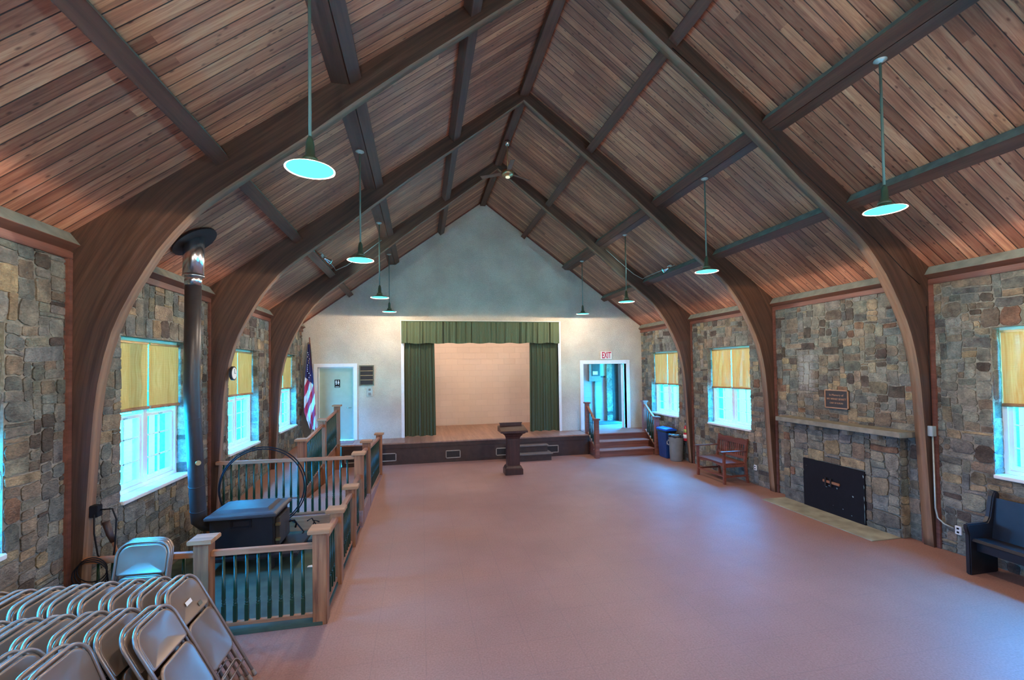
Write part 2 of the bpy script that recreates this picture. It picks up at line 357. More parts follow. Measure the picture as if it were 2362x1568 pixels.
# side walls: mortar core with openings, stones laid on it
def holes(side): return [(y, y+WW, WZ0, WZ1) for y in [0.02]+WIN if not (side > 0 and 5 < y < 6)]
def wall_boxes(b, side):
    x0, x1 = (W+0.003, W+0.42) if side > 0 else (-W-0.42, -W-0.003)
    ys = sorted(holes(side)); top = 3.86
    b.box(x0, x1, YF-0.3, YE+0.2, -0.1, WZ0); b.box(x0, x1, YF-0.3, YE+0.2, WZ1, top)
    y = YF-0.3
    for h in ys: b.box(x0, x1, y, h[0], WZ0, WZ1); y = h[1]
    b.box(x0, x1, y, YE+0.2, WZ0, WZ1)
PAL = [((0.245, 0.245, 0.215), 5), ((0.195, 0.22, 0.22), 5), ((0.215, 0.175, 0.135), 5), ((0.36, 0.28, 0.175), 3), ((0.115, 0.095, 0.085), 3), ((0.27, 0.275, 0.25), 4), ((0.26, 0.14, 0.09), 0.4), ((0.16, 0.17, 0.16), 4), ((0.30, 0.25, 0.19), 3)]
def stone_field(P, u0, u1, v0, v1, holes, seed, cell=0.042, hmul=1.0, out=0.015, lintels=()):
    """random rubble packed on a grid; returns bmesh with colour layer"""
    rn = random.Random(seed); bm = bmesh.new(); cl = bm.loops.layers.float_color.new('Col')
    def lines(a, b, crit):
        cs = sorted({a, b, *[c for c in crit if a < c < b]}); r = []
        for p, q in zip(cs, cs[1:]):
            n = max(1, round((q-p)/cell)); r += [p+(q-p)*i/n for i in range(n)]
        return r+[b]
    U = lines(u0, u1, [c for h in holes for c in h[:2]]+[c for h in lintels for c in h[:2]]); V = lines(v0, v1, [c for h in holes for c in h[2:]]+[c for h in lintels for c in h[2:]])
    nu, nv = len(U)-1, len(V)-1; occ = [[False]*nu for _ in range(nv)]
    def inside(c, d, hs): return any(h[0] < c < h[1] and h[2] < d < h[3] for h in hs)
    st = []
    for j in range(nv):
        for i in range(nu):
            c, d = (U[i]+U[i+1])/2, (V[j]+V[j+1])/2
            if inside(c, d, holes) or inside(c, d, lintels): occ[j][i] = True
    for h in lintels:
        u = h[0]
        while u < h[1]-0.02:
            wd = min(rn.uniform(0.12, 0.26), h[1]-u)
            if h[1]-u-wd < 0.07: wd = h[1]-u
            st.append((u, u+wd, h[2]+rn.uniform(0, 0.02), h[3])); u += wd
    for j in range(nv):
        for i in range(nu):
            if occ[j][i]: continue
            L = 0
            while i+L < nu and not occ[j][i+L]: L += 1
            hh = rn.choice([1, 2, 2, 2, 3, 3, 3, 4, 5]); ww = rn.choice([3, 3, 4, 4, 5, 6, 7, 8, 10]) if hh < 5 else rn.choice([3, 4, 5, 6])
            if hh == 1: ww = rn.choice([4, 6, 8])
            ww = min(ww, L)
            if L-ww < 2: ww = min(L, 12) if L <= 12 else ww
            k = 0
            while k < hh and j+k < nv and all(not occ[j+k][i+q] for q in range(ww)): k += 1
            k = max(k, 1)
            for a in range(k):
                for q in range(ww): occ[j+a][i+q] = True
            st.append((U[i], U[i+ww], V[j], V[j+k]))
    tot = sum(p[1] for p in PAL)
    for (a, b, c, d) in st:
        r = rn.uniform(0, tot)
        for cc, wt in PAL:
            r -= wt
            if r <= 0: break
        k = rn.uniform(0.74, 0.98); gy = sum(cc)/3; cc = tuple((x*0.8+gy*0.2)*k*q_*rn.uniform(0.96, 1.04) for x, q_ in zip(cc, (1.05, 1.0, 0.88)))
        g = rn.uniform(0.003, 0.009); a += g; b -= g; c += g; d -= g
        w_, h_ = b-a, d-c; q = min(w_, h_)*rn.uniform(0.06, 0.24); dp = rn.uniform(0.003, out); jt = min(w_, h_)*0.06
        pts = [(a+q, c), ((a+b)/2, c), (b-q, c), (b, c+q), (b, (c+d)/2), (b, d-q), (b-q, d), ((a+b)/2, d), (a+q, d), (a, d-q), (a, (c+d)/2), (a, c+q)]
        pts = [(x+rn.uniform(-jt, jt), y+rn.uniform(-jt, jt)) for x, y in pts]
        cx, cy = (a+b)/2, (c+d)/2
        def wp(x, y, n):
            e = min(x-u0, u1-x, 0.1)*10 if True else 1
            e2 = min(max(min(x-u0, u1-x)*8, 0), 1)
            for h in holes:
                if h[0]-0.12 < x < h[1]+0.12 and h[2]-0.12 < y < h[3]+0.12: e2 *= 0.15
            dx = noise.noise(Vector((x*1.7, y*1.7, seed)))*0.035*e2; dy = noise.noise(Vector((x*1.9, y*1.9, seed+9)))*0.04*e2
            return P(x+dx, y+dy, n)
        r0 = [bm.verts.new(wp(x, y, -0.012)) for x, y in pts]
        r1 = [bm.verts.new(wp(x, y, dp*0.75)) for x, y in pts]
        f1 = 1-min(0.012/min(w_, h_)*2, 0.4)
        r2 = [bm.verts.new(wp(cx+(x-cx)*f1, cy+(y-cy)*f1, dp)) for x, y in pts]
        fs = []
        for A, Bq in ((r0, r1), (r1, r2)):
            for i in range(12): fs.append(bm.faces.new((A[i], A[(i+1) % 12], Bq[(i+1) % 12], Bq[i])))
        fs.append(bm.faces.new(r2))
        for f in fs:
            f.smooth = False
            kk = 0.7 if f in fs[:12] else 1.0  # sunken side faces darkened: joint shade put into the colour
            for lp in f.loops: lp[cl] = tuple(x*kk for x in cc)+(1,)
    return bm
def add_field(name, bm, parent):
    bmesh.ops.recalc_face_normals(bm, faces=bm.faces)
    me = bpy.data.meshes.new(name); bm.to_mesh(me); bm.free(); return link(name, me, 'stone', parent)
for side, nm in ((-1, 'left'), (1, 'right')):
    b = B(); wall_boxes(b, side); wl = b.go('wall_'+nm, 'mortar')
    tag(wl, 'rubble stone side wall with deep set windows, '+('left' if side < 0 else 'right')+' side of the hall', 'wall', kind='structure')
    P = lambda u, v, n, s=side: (s*(W-n), u, v)
    lint = [(h[0]-0.1, h[1]+0.1, WZ1, WZ1+0.24) for h in holes(side)]
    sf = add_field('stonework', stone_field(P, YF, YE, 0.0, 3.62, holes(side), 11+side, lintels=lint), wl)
    for h in holes(side):
        for k, (yy, sg) in enumerate(((h[0], 1), (h[1], -1))):
            if h[0] < 2.5: continue
            Pr = lambda u, v, n, s=side, y=yy, g=sg: (s*(W+u), y+g*n-g*0.004, v)
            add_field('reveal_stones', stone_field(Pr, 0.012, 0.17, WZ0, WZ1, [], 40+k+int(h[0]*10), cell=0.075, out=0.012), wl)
# front wall, behind the viewer
tag(box('wall_front', -5.5, 5.5, YF-0.3, YF, -0.1, 7.7, 'plaster'), 'plain plaster end wall opposite the stage', 'wall', kind='structure')
# back wall with stage opening and two doorways
b = B(); y0, y1 = YE, YE+0.18
RD = (-4.655, -3.715, 2.62); SO = (-2.33, 2.28, 3.86); ED = (3.085, 4.515, 2.62)
for a, c, z0 in ((-5.5, RD[0], 0), (RD[0], RD[1], RD[2]), (RD[1], SO[0], 0), (SO[0], SO[1], SO[2]), (SO[1], ED[0], 0), (ED[0], ED[1], ED[2]), (ED[1], 5.5, 0)):
    b.box(a, c, y0, y1, z0 if z0 else 0.0, 3.86)
b.box(-3.9, ED[0], y0+0.02, y1-0.02, 0, HS-0.03)
b.prism([(-5.2, 3.85), (5.2, 3.85), (5.2, roofz(5.2)+0.02), (0, HR+0.02), (-5.2, roofz(5.2)+0.02)], y0+0.0005, y1)
tag(b.go('wall_back', 'plaster'), 'rough cream plaster gable wall around the stage opening', 'wall', kind='structure')
# trims along the gable and around openings
def frame(name, x0, x1, zt, wd, yf, th, mat, label, z0=HS, dep=0.14):
    b = B(); b.box(x0-wd, x0, yf-th, yf+dep, z0, zt+wd).box(x1, x1+wd, yf-th, yf+dep, z0, zt+wd).box(x0, x1, yf-th, yf+dep, zt, zt+wd)
    return tag(b.go(name, mat, bevel=0.004), label, 'door trim', kind='structure')
frame('trim_1', RD[0], RD[1], RD[2], 0.10, YE, 0.02, 'white', 'white casing around the restroom doorway')
frame('trim_2', ED[0], ED[1], ED[2], 0.115, YE, 0.02, 'white', 'white casing around the exit doorway')
frame('trim_3', SO[0]+0.0, SO[1], SO[2], 0.085, YE, 0.015, 'white', 'white casing around the stage opening')
b = B()
for s in (-1, 1):
    b.prism([(0, HR-0.045), (s*5.1, roofz(5.1)-0.045), (s*5.1, roofz(5.1)+0.01), (0, HR+0.01)], YE-0.03, YE-0.001)
tag(b.go('trim_4', 'trim_y'), 'dark moulding where the plaster gable meets the ceiling', 'trim', kind='structure')
k = 5
bays = list(zip([YF]+[a+AT for a in ARCH], ARCH+[YE]))
for s, nm in ((-1, 'left'), (1, 'right')):
    for i, (a, c) in enumerate(bays):
        b = B(); b.box(*sorted((s*(W-0.035), s*(W+0.02))), a, c, 3.595, 3.665).box(*sorted((s*(W-0.02), s*(W+0.02))), a, c, 3.66, 3.72)
        for yy in ([c-0.055] if i < 4 else [])+([a] if i else []): b.box(*sorted((s*(W-0.035), s*(W+0.02))), yy, yy+0.055, 0, 3.6)
        tag(b.go('trim_%d' % k, 'trim_y', bevel=0.006), 'red brown board edging the stone panel, %s wall, bay %d from the viewer' % (nm, i), 'trim', kind='structure'); k += 1
# ceiling
b = B(); uvl = b.bm.loops.layers.uv.new('UVMap')
LEN = 5.6/CS
for s in (-1, 1):
    f = b.quad([(0, YF-0.3, HR), (0, YE+0.3, HR), (s*5.6, YE+0.3, roofz(5.6)), (s*5.6, YF-0.3, roofz(5.6))])
    for lp, uv in zip(f.loops, ((YF-0.3+s*31, 0), (YE+0.3+s*31, 0), (YE+0.3+s*31, LEN), (YF-0.3+s*31, LEN))): lp[uvl].uv = uv
    b.quad([(0, YF-0.3, HR+0.2), (0, YE+0.3, HR+0.2), (s*5.6, YE+0.3, roofz(5.6)+0.2), (s*5.6, YF-0.3, roofz(5.6)+0.2)])
    b.quad([(s*5.6, YF-0.3, roofz(5.6)+0.2), (s*5.6, YE+0.3, roofz(5.6)+0.2), (s*5.6, YE+0.3, roofz(5.6)), (s*5.6, YF-0.3, roofz(5.6))])
for yy in (YF-0.3, YE+0.3):
    b.quad([(0, yy, HR), (5.6, yy, roofz(5.6)), (5.6, yy, roofz(5.6)+0.2), (0, yy, HR+0.2)])
    b.quad([(0, yy, HR), (-5.6, yy, roofz(5.6)), (-5.6, yy, roofz(5.6)+0.2), (0, yy, HR+0.2)])
tag(b.go('ceiling', 'ceilwood', normals=False), 'steep knotty board ceiling with planks running from ridge to eaves', 'ceiling', kind='structure')
# arches
PROF = [(0, 7.325), (1.0, 6.545), (1.966, 5.80), (2.6, 5.285), (3.0, 4.94), (3.25, 4.745), (3.5, 4.55), (3.735, 4.365), (3.9, 4.23), (4.05, 4.085), (4.2, 3.90), (4.33, 3.72), (4.44, 3.525), (4.543, 3.33), (4.64, 3.12), (4.715, 2.92), (4.775, 2.69), (4.825, 2.43), (4.857, 2.15), (4.878, 1.85), (4.90, 1.45), (4.925, 1.0), (4.95, 0.5), (4.985, 0.0)]
ANAME = ['arch behind the viewer', 'nearest large arch', 'middle arch', 'farthest arch before the stage']
for i, ya in enumerate(ARCH):
    t = thing('laminated_arch', 'dark brown laminated wood arch curving from wall to ridge, the '+ANAME[i], 'arch', (0, ya, 0), 'laminated wooden arches')
    for s in (-1, 1):
        P2 = []
        for (xa, za), (xb, zb) in zip(PROF, PROF[1:]):
            for q in range(4): P2.append((xa+(xb-xa)*q/4, za+(zb-za)*q/4))
        P2.append(PROF[-1]); n_ = len(P2); out = []
        for x, z in P2:   # matching point on the outer edge
            if x < 3.6: out.append((x*1.12, roofz(x*1.12)+0.03))
            elif z > 2.9:
                f = (x-3.6)/(4.72-3.6); out.append((4.032+(5.2-4.032)*min(1, f*1.35), roofz(4.032+(5.2-4.032)*min(1, f*1.35))+0.03) if f*1.35 < 1 else (5.2, 3.76-(f*1.35-1)*2.0))
            else: out.append((5.2, z))
        b = B(); uvl = b.bm.loops.layers.uv.new('UVMap'); arc_ = 0; rows = []
        def dist(p):
            return min((Vector(p)-Vector(q)).length for q in P2)
        K = 4
        for i_, ((x, z), (xo, zo)) in enumerate(zip(P2, out)):
            if i_: arc_ += math.hypot(x-P2[i_-1][0], z-P2[i_-1][1])
            rows.append([((x+(xo-x)*k_/K, z+(zo-z)*k_/K), arc_) for k_ in range(K+1)])
        dd = [[dist(c_[0]) for c_ in r_] for r_ in rows]
        for yy in (0, AT):
            vg = [[b.bm.verts.new((s*c_[0][0], yy, c_[0][1])) for c_ in r_] for r_ in rows]
            for i_ in range(n_-1):
                for k_ in range(K):
                    f = b.bm.faces.new((vg[i_][k_], vg[i_+1][k_], vg[i_+1][k_+1], vg[i_][k_+1])); f.material_index = 0
                    for lp, (a_, c_) in zip(f.loops, ((i_, k_), (i_+1, k_), (i_+1, k_+1), (i_, k_+1))): lp[uvl].uv = (rows[a_][c_][1]+s*20+ya, dd[a_][c_])
            if yy == 0: v0 = vg
        for i_ in range(n_-1):
            f = b.bm.faces.new((v0[i_][0], v0[i_+1][0], vg[i_+1][0], vg[i_][0])); f.material_index = 1; f.smooth = True
            for lp, (u_, v_) in zip(f.loops, ((i_, 0), (i_+1, 0), (i_+1, AT), (i_, AT))): lp[uvl].uv = (rows[u_][0][1]+s*20, v_+3)
            b.bm.faces.new((v0[i_][K], v0[i_+1][K], vg[i_+1][K], vg[i_][K]))
        b.bm.faces.new([v0[-1][k_] for k_ in range(K+1)]+[vg[-1][k_] for k_ in range(K, -1, -1)])
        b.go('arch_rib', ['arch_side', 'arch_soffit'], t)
# purlins
def purlin_pts(s, xu, wd=0.143, dp=0.147):
    # xu = x of upper inner corner on the roof; outline (x,z)
    a = (xu, roofz(xu)); n = (-SN, -CS); d = (CS, -SN)
    p = [a, (a[0]+n[0]*dp, a[1]+n[1]*dp), (a[0]+n[0]*dp+d[0]*wd, a[1]+n[1]*dp+d[1]*wd), (a[0]+d[0]*wd, a[1]+d[1]*wd)]
    return [(s*x, z) for x, z in p]
BN = ['bay beyond the viewer', 'bay before the nearest arch', 'bay between the nearest and middle arches', 'bay between the middle and farthest arches', 'bay next to the stage gable']
for i, (a, c) in enumerate(bays):
    b = B(); b.box(-0.08, 0.08, a, c, 7.386, HR-0.03)
    tag(b.go('ridge_beam', 'beam', bevel=0.006), 'dark ridge beam at the peak of the ceiling, '+BN[i], 'beam', 'ridge beam lengths')
    for s, sn in ((-1, 'left'), (1, 'right')):
        for xu, dp, rn_ in ((1.236, 0.147, 'upper'), (2.505, 0.118, 'middle'), (3.786, 0.147, 'lower'), (5.049, 0.150, 'eave')):
            b = B(); b.prism(purlin_pts(s, xu, dp=dp), a, c, 'y', 0, [1, 0, 0, 0])
            o = b.go('purlin', ['beam', 'paler'], bevel=0.004, seg=1)
            if rn_ == 'middle':
                j = B(); j.prism([(s*2.562, 5.535), (s*2.742, 5.535), (s*2.64, roofz(2.64)-0.005)], a, c); q = j.go('filler_board', 'beam', o)
            tag(o, 'dark %s purlin on the %s slope, %s' % (rn_, sn, BN[i]), 'beam', 'ceiling purlins')
# ---------------------------------------------------------------- windows
def make_window(n, side, y0, detail=True):
    s = side; t = thing('window_%d' % n, 'white double sash window, %s wall, opening %.1f m along' % ('left' if s < 0 else 'right', y0), 'window', (0, 0, 0), kind='structure')
    X = W+0.15
    def bx(b, xa, xb, *r): b.box(*sorted((s*xa, s*xb)), *r)
    y1 = y0+WW; z0, z1 = WZ0+0.01, WZ1; fw = 0.05; ym = (y0+y1)/2
    b = B(); bx(b, X, X+0.12, y0, y0+fw, z0, z1); bx(b, X, X+0.12, y1-fw, y1, z0, z1); bx(b, X, X+0.12, y0+fw, y1-fw, z1-fw, z1); bx(b, X, X+0.12, y0+fw, y1-fw, z0, z0+0.045); bx(b, X+0.002, X+0.118, ym-0.04, ym+0.04, z0+0.045, z1-fw)
    b.go('window_frame', 'white', t)
    zm = 2.03
    for k, (a, c) in enumerate(((y0+fw, ym-0.04), (ym+0.04, y1-fw))):
        for (p, q, xo, low) in ((z0+0.045, zm, X+0.02, 1), (zm-0.03, z1-fw, X+0.065, 0)):
            b = B(); r = 0.045
            bx(b, xo, xo+0.035, a, a+r, p, q); bx(b, xo, xo+0.035, c-r, c, p, q); bx(b, xo, xo+0.035, a+r, c-r, p, p+(0.06 if low else r)); bx(b, xo, xo+0.035, a+r, c-r, q-r, q)
            if detail:
                for i in (1, 2): bx(b, xo+0.008, xo+0.028, a+r, c-r, p+(q-p)*i/3-0.008, p+(q-p)*i/3+0.008)
                bx(b, xo+0.008, xo+0.028, (a+c)/2-0.008, (a+c)/2+0.008, p+r, q-r)
            b.go('sash', 'white', t)
            b = B(); bx(b, xo+0.016, xo+0.020, a+r-0.005, c-r+0.005, p+r-0.005, q-r+0.005); b.go('window_pane', 'glass', t)
        if detail:
            b = B(); bx(b, X+0.005, X+0.02, (a+c)/2-0.03, (a+c)/2+0.03, zm-0.035, zm-0.02); b.go('sash_lock', 'steel', t)
    b = B(); bx(b, W-0.035, X+0.02, y0-0.0, y1+0.0, z0-0.045, z0); b.go('window_sill', 'white', t, 0.006)
    o = light('AREA', (s*(X+0.2), ym, (WZ0+WZ1)/2), 1.0, (1, 1, 1), WW, (0, s*PI/2, 0), WZ1-WZ0, name='window_portal', parent=t)
    o.data.size = WZ1-WZ0; o.data.size_y = WW; o.data.cycles.is_portal = True
    return t
n = 1
for s, sn in ((-1, 'left'), (1, 'right')):
    for wi, y0 in enumerate([0.02]+WIN):
        if s > 0 and wi == 2: continue
        make_window(n, s, y0, wi > 0); n += 1
        if wi == 0: continue
        ym = y0+WW/2; zb = 2.085 if s < 0 else 1.985; xx = W+0.118
        place = ['at the frame edge', 'behind the stove', 'before the farthest arch', 'next to the stage'][wi-1]
        for k, (a, c) in enumerate(((y0+0.035, ym-0.012), (ym+0.02, y0+WW-0.03))):
            t = thing('window_blind', 'bamboo roll blind, %s half of %s wall window %s' % ('near' if k == 0 else 'far', sn, place), 'blind', (s*xx, (a+c)/2, WZ1-0.06), 'bamboo window blinds')
            b = B(); N = 8; M = 10; hgt = WZ1-0.06-zb-0.02; wd = (c-a)/2
            vs = {}
            for off in (0, 0.006):
                for i in range(N+1):
                    for j in range(M+1):
                        y = -wd+2*wd*i/N; z = -hgt*j/M
                        sag = 0.012*math.sin(j*0.9+k+wi)*math.sin(i*0.8)
                        yy = y*(1-0.05*(j/M)**2*(1 if k == 0 and s < 0 else 0.3))
                        vs[off, i, j] = b.bm.verts.new((s*(off+sag), yy, z))
            for off in (0, 0.006):
                for i in range(N):
                    for j in range(M): f = b.bm.faces.new((vs[off, i, j], vs[off, i+1, j], vs[off, i+1, j+1], vs[off, i, j+1])); f.smooth = True
            b.go('woven_panel', 'blind_left' if s < 0 else 'blind_right', t)
            b = B(); b.tube([(0, -wd, -hgt-0.005), (0, wd, -hgt-0.005-0.01*k)], 0.023, 10); b.go('bottom_roll', 'cap', t)
            b = B(); b.box(-0.012, 0.012, -wd, wd, -0.004, 0.022); b.go('head_rail', 'brass', t)
# ground and trees outside the windows
tag(box('ground', -60, 60, -40, 60, -0.6, -0.5, 'grass'), 'pale sunlit ground outside the windows', 'ground', kind='structure')
for i, (x, y, r) in enumerate(((-8.5, 9.3, 0.13), (-8.2, 11.9, 0.12), (-9.5, 16.4, 0.14), (-9.0, 20.6, 0.15))):
    b = B(); b.tube([(0, 0, -0.55), (0.03, 0.02, 2), (-0.05, 0.05, 5), (0.1, 0, 9)], [r*1.2, r, r*0.85, r*0.6], 12)
    for q in range(5):
        an = q*1.3; b.tube([(0, 0, 5+q*0.7), (math.cos(an)*0.8, math.sin(an)*0.8, 5.8+q*0.8), (math.cos(an)*1.8, math.sin(an)*1.8, 6.3+q)], [r*0.4, r*0.25, 0.02], 6)
    o = b.go('tree', 'bark'); o.location = (x, y, 0)
    tag(o, 'bare tree trunk outside the left windows, number %s going away from the viewer' % ['one', 'two', 'three', 'four'][i], 'tree', 'trees outside the left windows')
# ---------------------------------------------------------------- stage
b = B(); b.box(-3.9, 2.9, YS, YE+0.02, 0, HS-0.035).box(SO[0]-0.9, SO[1]+0.9, YE+0.02, 15.9, 0, HS-0.035)
st = b.go('stage_platform', 'stageface'); tag(st, 'low dark painted stage platform with a board floor across the back of the hall', 'stage')
b = B(); b.box(-3.95, 2.9, YS-0.03, YE+0.0, HS-0.035, HS).box(SO[0]-0.9, SO[1]+0.9, YE, 15.9, HS-0.035, HS); b.go('stage_floor', 'stagefloor', st, 0.004)
b = B(); b.box(-3.9, 2.9, YS-0.012, YS, 0.445, 0.545).box(-3.9, 2.9, YS-0.02, YS, 0.43, 0.447).box(-3.9, 2.9, YS-0.006, YS, 0, 0.05); b.go('stage_fascia', 'stageface', st, 0.003)
for i, xc in enumerate((-3.62, -2.72, -1.02, 0.36, 1.77)):
    t = thing('floor_vent', 'cream framed vent grille in the stage front, %s' % ['beside the ramp', 'just right of the ramp railing', 'left of the lectern', 'behind the lectern', 'right of the small step'][i], 'vent', (xc, YS, 0.21), 'vent grilles in the stage front')
    b = B(); w2, h2 = 0.2, 0.105
    b.box(-w2, w2, -0.022, 0, h2-0.02, h2).box(-w2, w2, -0.022, 0, -h2, -h2+0.02).box(-w2, -w2+0.02, -0.022, 0, -h2, h2).box(w2-0.02, w2, -0.022, 0, -h2, h2)
    b.go('vent_frame', 'vent_beige', t) if 'vent_beige' in MATS else (plain('vent_beige', (0.36, 0.30, 0.24), 0.6), b.go('vent_frame', 'vent_beige', t))
    b = B(); b.box(-0.18, 0.18, -0.008, -0.002, -0.085, 0.085)
    for q in (-0.06, 0.06): b.box(q-0.004, q+0.004, -0.014, -0.008, -0.085, 0.085)
    b.go('grille', 'black' if 0 else 'iron', t)
# stage shell behind the opening
b = B(); b.box(-3.3, 3.07, 15.72, 15.9, HS, 4.3)
tag(b.go('wall_stage_back', 'block'), 'cream painted block wall at the back of the stage', 'wall', kind='structure')
b = B(); b.box(-3.35, -3.2, YE+0.18, 15.72, HS, 4.3).box(3.0, 3.08, YE+0.18, 15.72, HS, 4.3)
tag(b.go('wall_stage_side', 'block'), 'painted side walls of the stage recess', 'wall', kind='structure')
tag(box('ceiling_stage', -3.4, 3.4, YE+0.18, 15.9, 4.3, 4.4, 'plaster'), 'flat ceiling of the stage recess', 'ceiling', kind='structure')
for i, (x, p) in enumerate(((-1.2, 82), (1.2, 62))):
    t = thing('stage_light', 'bare stage ceiling light hidden above the curtain, %s' % ['left one', 'right one'][i], 'light', (x, 14.15, 4.3), 'stage ceiling lights')
    B().lathe([(0.07, -0.05), (0.07, 0)], n=16).go('base', 'white', t); B().lathe([(0.02, -0.14), (0.035, -0.12), (0.035, -0.09), (0.02, -0.05)], n=12).go('bulb', 'paper', t)
    light('POINT', (0, 0, -0.2), p, (1.0, 0.78, 0.62), 0.06, parent=t)
# curtains
def pleats(name, mat, x0, x1, z0, z1, y, amp, per, parent, seed, flare=0.0, top=None):
    rn = random.Random(seed); b = B(); N = int((x1-x0)/0.008); M = 12
    ph = [rn.uniform(-0.6, 0.6) for _ in range(60)]
    rows = []
    for off in (0, 0.006):
        g = []
        for j in range(M+1):
            f = j/M; row = []
            for i in range(N+1):
                u = i/N; x = x0+(x1-x0)*u; k = x/per; q = ph[int(k) % 60]
                a = amp*(0.6+0.4*math.sin(k*2.7+q*3)); yy = y+a*(1-2*abs(math.sin(PI*k+q*0.7+0.5*math.sin(k*0.9)))**0.5)*(0.7+0.3*f)-a*0.3*math.sin(4.4*PI*k+q+f)
                z = z1+(z0-z1)*f + (0.012*math.sin(k*2.1)*f)
                xx = x + flare*f*(u-0.5)
                row.append(b.bm.verts.new((xx, yy+off, z)))
            g.append(row)
        rows.append(g)
        for j in range(M):
            for i in range(N): fc = b.bm.faces.new((g[j][i], g[j][i+1], g[j+1][i+1], g[j+1][i])); fc.smooth = True
    return b.go(name, mat, parent)
t = thing('stage_curtain', 'green pleated stage curtain gathered at the left side of the opening', 'curtain', (0, 0, 0), 'side curtains of the stage'); pleats('curtain_panel', 'curtain', -2.32, -1.47, HS+0.02, 3.45, YE+0.10, 0.060, 0.085, t, 3, 0.05)
B().tube([(-2.33, YE+0.10, 3.47), (-1.3, YE+0.10, 3.47)], 0.012).go('curtain_rod', 'iron', t)
t = thing('stage_curtain', 'green pleated stage curtain gathered at the right side of the opening', 'curtain', (0, 0, 0), 'side curtains of the stage'); pleats('curtain_panel', 'curtain', 1.40, 2.27, HS+0.02, 3.45, YE+0.10, 0.060, 0.085, t, 5, 0.05)
B().tube([(1.3, YE+0.10, 3.47), (2.28, YE+0.10, 3.47)], 0.012).go('curtain_rod', 'iron', t)
v = pleats('stage_valance', 'valance', -2.40, 2.285, 3.27, 3.90, YE-0.100, 0.055, 0.20, None, 8); tag(v, 'short green pleated valance hung across the top of the stage opening', 'valance')
t = v; B().box(-2.40, 2.285, YE-0.15, YE-0.018, 3.895, 3.915).go('valance_board', 'valance', t)
# centre steps
t = thing('stage_step', 'small dark two tread step box in front of the stage, behind the lectern', 'steps', (0, 0, 0))
B().box(0.45, 1.62, 11.92, YS-0.022, 0, 0.165).box(0.45, 1.58, 12.17, YS-0.022, 0.165, 0.355).go('step_body', 'stageface', t)
B().box(0.43, 1.66, 11.88, YS-0.022, 0.165, 0.195, 0).box(0.43, 1.61, 12.13, YS-0.022, 0.355, 0.385, 0).go('tread', 'boxgrey', t, 0.004)
# lectern
t = thing('lectern', 'dark wooden lectern with flared slanted top standing before the stage', 'lectern', (0.285, 10.63, 0))
def sqstack(prof, sy=0.75): 
    b = B(); rs = []
    for w_, z in prof: rs.append([b.bm.verts.new((x*w_, y*w_*sy, z)) for x, y in ((-1, -1), (1, -1), (1, 1), (-1, 1))])
    for A, Bq in zip(rs, rs[1:]):
        for k in range(4): b.bm.faces.new((A[k], A[(k+1) % 4], Bq[(k+1) % 4], Bq[k]))
    b.bm.faces.new(rs[0][::-1]); b.bm.faces.new(rs[-1]); return b
sqstack([(0.215, 0), (0.215, 0.13), (0.20, 0.145), (0.20, 0.155), (0.175, 0.20), (0.16, 0.215)]).go('plinth', 'lectern', t, 0.003)
sqstack([(0.15, 0.2), (0.15, 0.86)]).go('shaft', 'lectern', t, 0.004)
B().box(-0.11, 0.11, -0.125, -0.112, 0.25, 0.82).go('front_panel', 'lectern', t, 0.003)
sqstack([(0.15, 0.84), (0.165, 0.89), (0.205, 0.93), (0.215, 0.955), (0.27, 0.98), (0.285, 1.0), (0.30, 1.0)]).go('cornice', 'lectern', t, 0.003)
b = B(); b.prism([(-0.25, 1.0), (0.25, 1.0), (0.25, 1.13), (-0.25, 1.045)], -0.325, 0.325, 'x'); b.go('reading_top', 'lectern', t, 0.006)
b = B(); b.box(-0.27, 0.27, 0.21, 0.235, 1.10, 1.185).box(-0.285, 0.285, 0.20, 0.25, 1.18, 1.195); b.go('top_ledge', 'lectern', t, 0.002)
# ---------------------------------------------------------------- restroom door + signs
t = thing('door_1', 'pale green restroom door with a pictogram plate', 'door', (0, 0, 0), kind='structure')
B().box(RD[0], RD[1], YE+0.10, YE+0.15, HS, RD[2]).go('door_leaf', 'doorpaint', t)
B().box(RD[0], RD[0]+0.03, YE+0.05, YE+0.10, HS, RD[2]-0.03).box(RD[1]-0.03, RD[1], YE+0.05, YE+0.10, HS, RD[2]-0.03).box(RD[0], RD[1], YE+0.05, YE+0.10, RD[2]-0.03, RD[2]).go('door_stop', 'white', t)
b = B(); b.tube([(-3.80, YE+0.10, 1.48), (-3.80, YE+0.04, 1.48), (-3.90, YE+0.035, 1.48)], 0.011); b.lathe([(0.032, 0), (0.032, 0.01)], (0, 0, 0), 16)
for v_ in b.bm.verts[-32:] if False else []: pass
b.go('door_handle', 'chrome', t)
t = thing('restroom_sign', 'black restroom sign with white man and woman figures on the pale door', 'sign', (-4.16, YE+0.098, 2.16))
B().box(-0.073, 0.073, -0.006, 0, -0.112, 0.112).go('plate', 'black', t, 0.003)
b = B()
for xc, fem in ((-0.03, 0), (0.03, 1)):
    b.lathe([(0.001, -0.004), (0.012, -0.0035), (0.012, 0.0035), (0.001, 0.004)], (0, 0, 0), 12)
    for v_ in b.bm.verts: pass
    pts = [(-0.018, 0.045), (0.018, 0.045), (0.018, 0.0), (0.010, 0.0), (0.010, -0.055), (-0.010, -0.055), (-0.010, 0.0), (-0.018, 0.0)] if not fem else [(-0.012, 0.045), (0.012, 0.045), (0.024, -0.012), (0.008, -0.012), (0.008, -0.055), (-0.008, -0.055), (-0.008, -0.012), (-0.024, -0.012)]
    b.prism([(xc+x, z+0.022) for x, z in pts], -0.009, -0.006)
    b.prism([(xc+0.011*math.cos(a*PI/6), 0.083+0.011*math.sin(a*PI/6)) for a in range(12)], -0.009, -0.006)
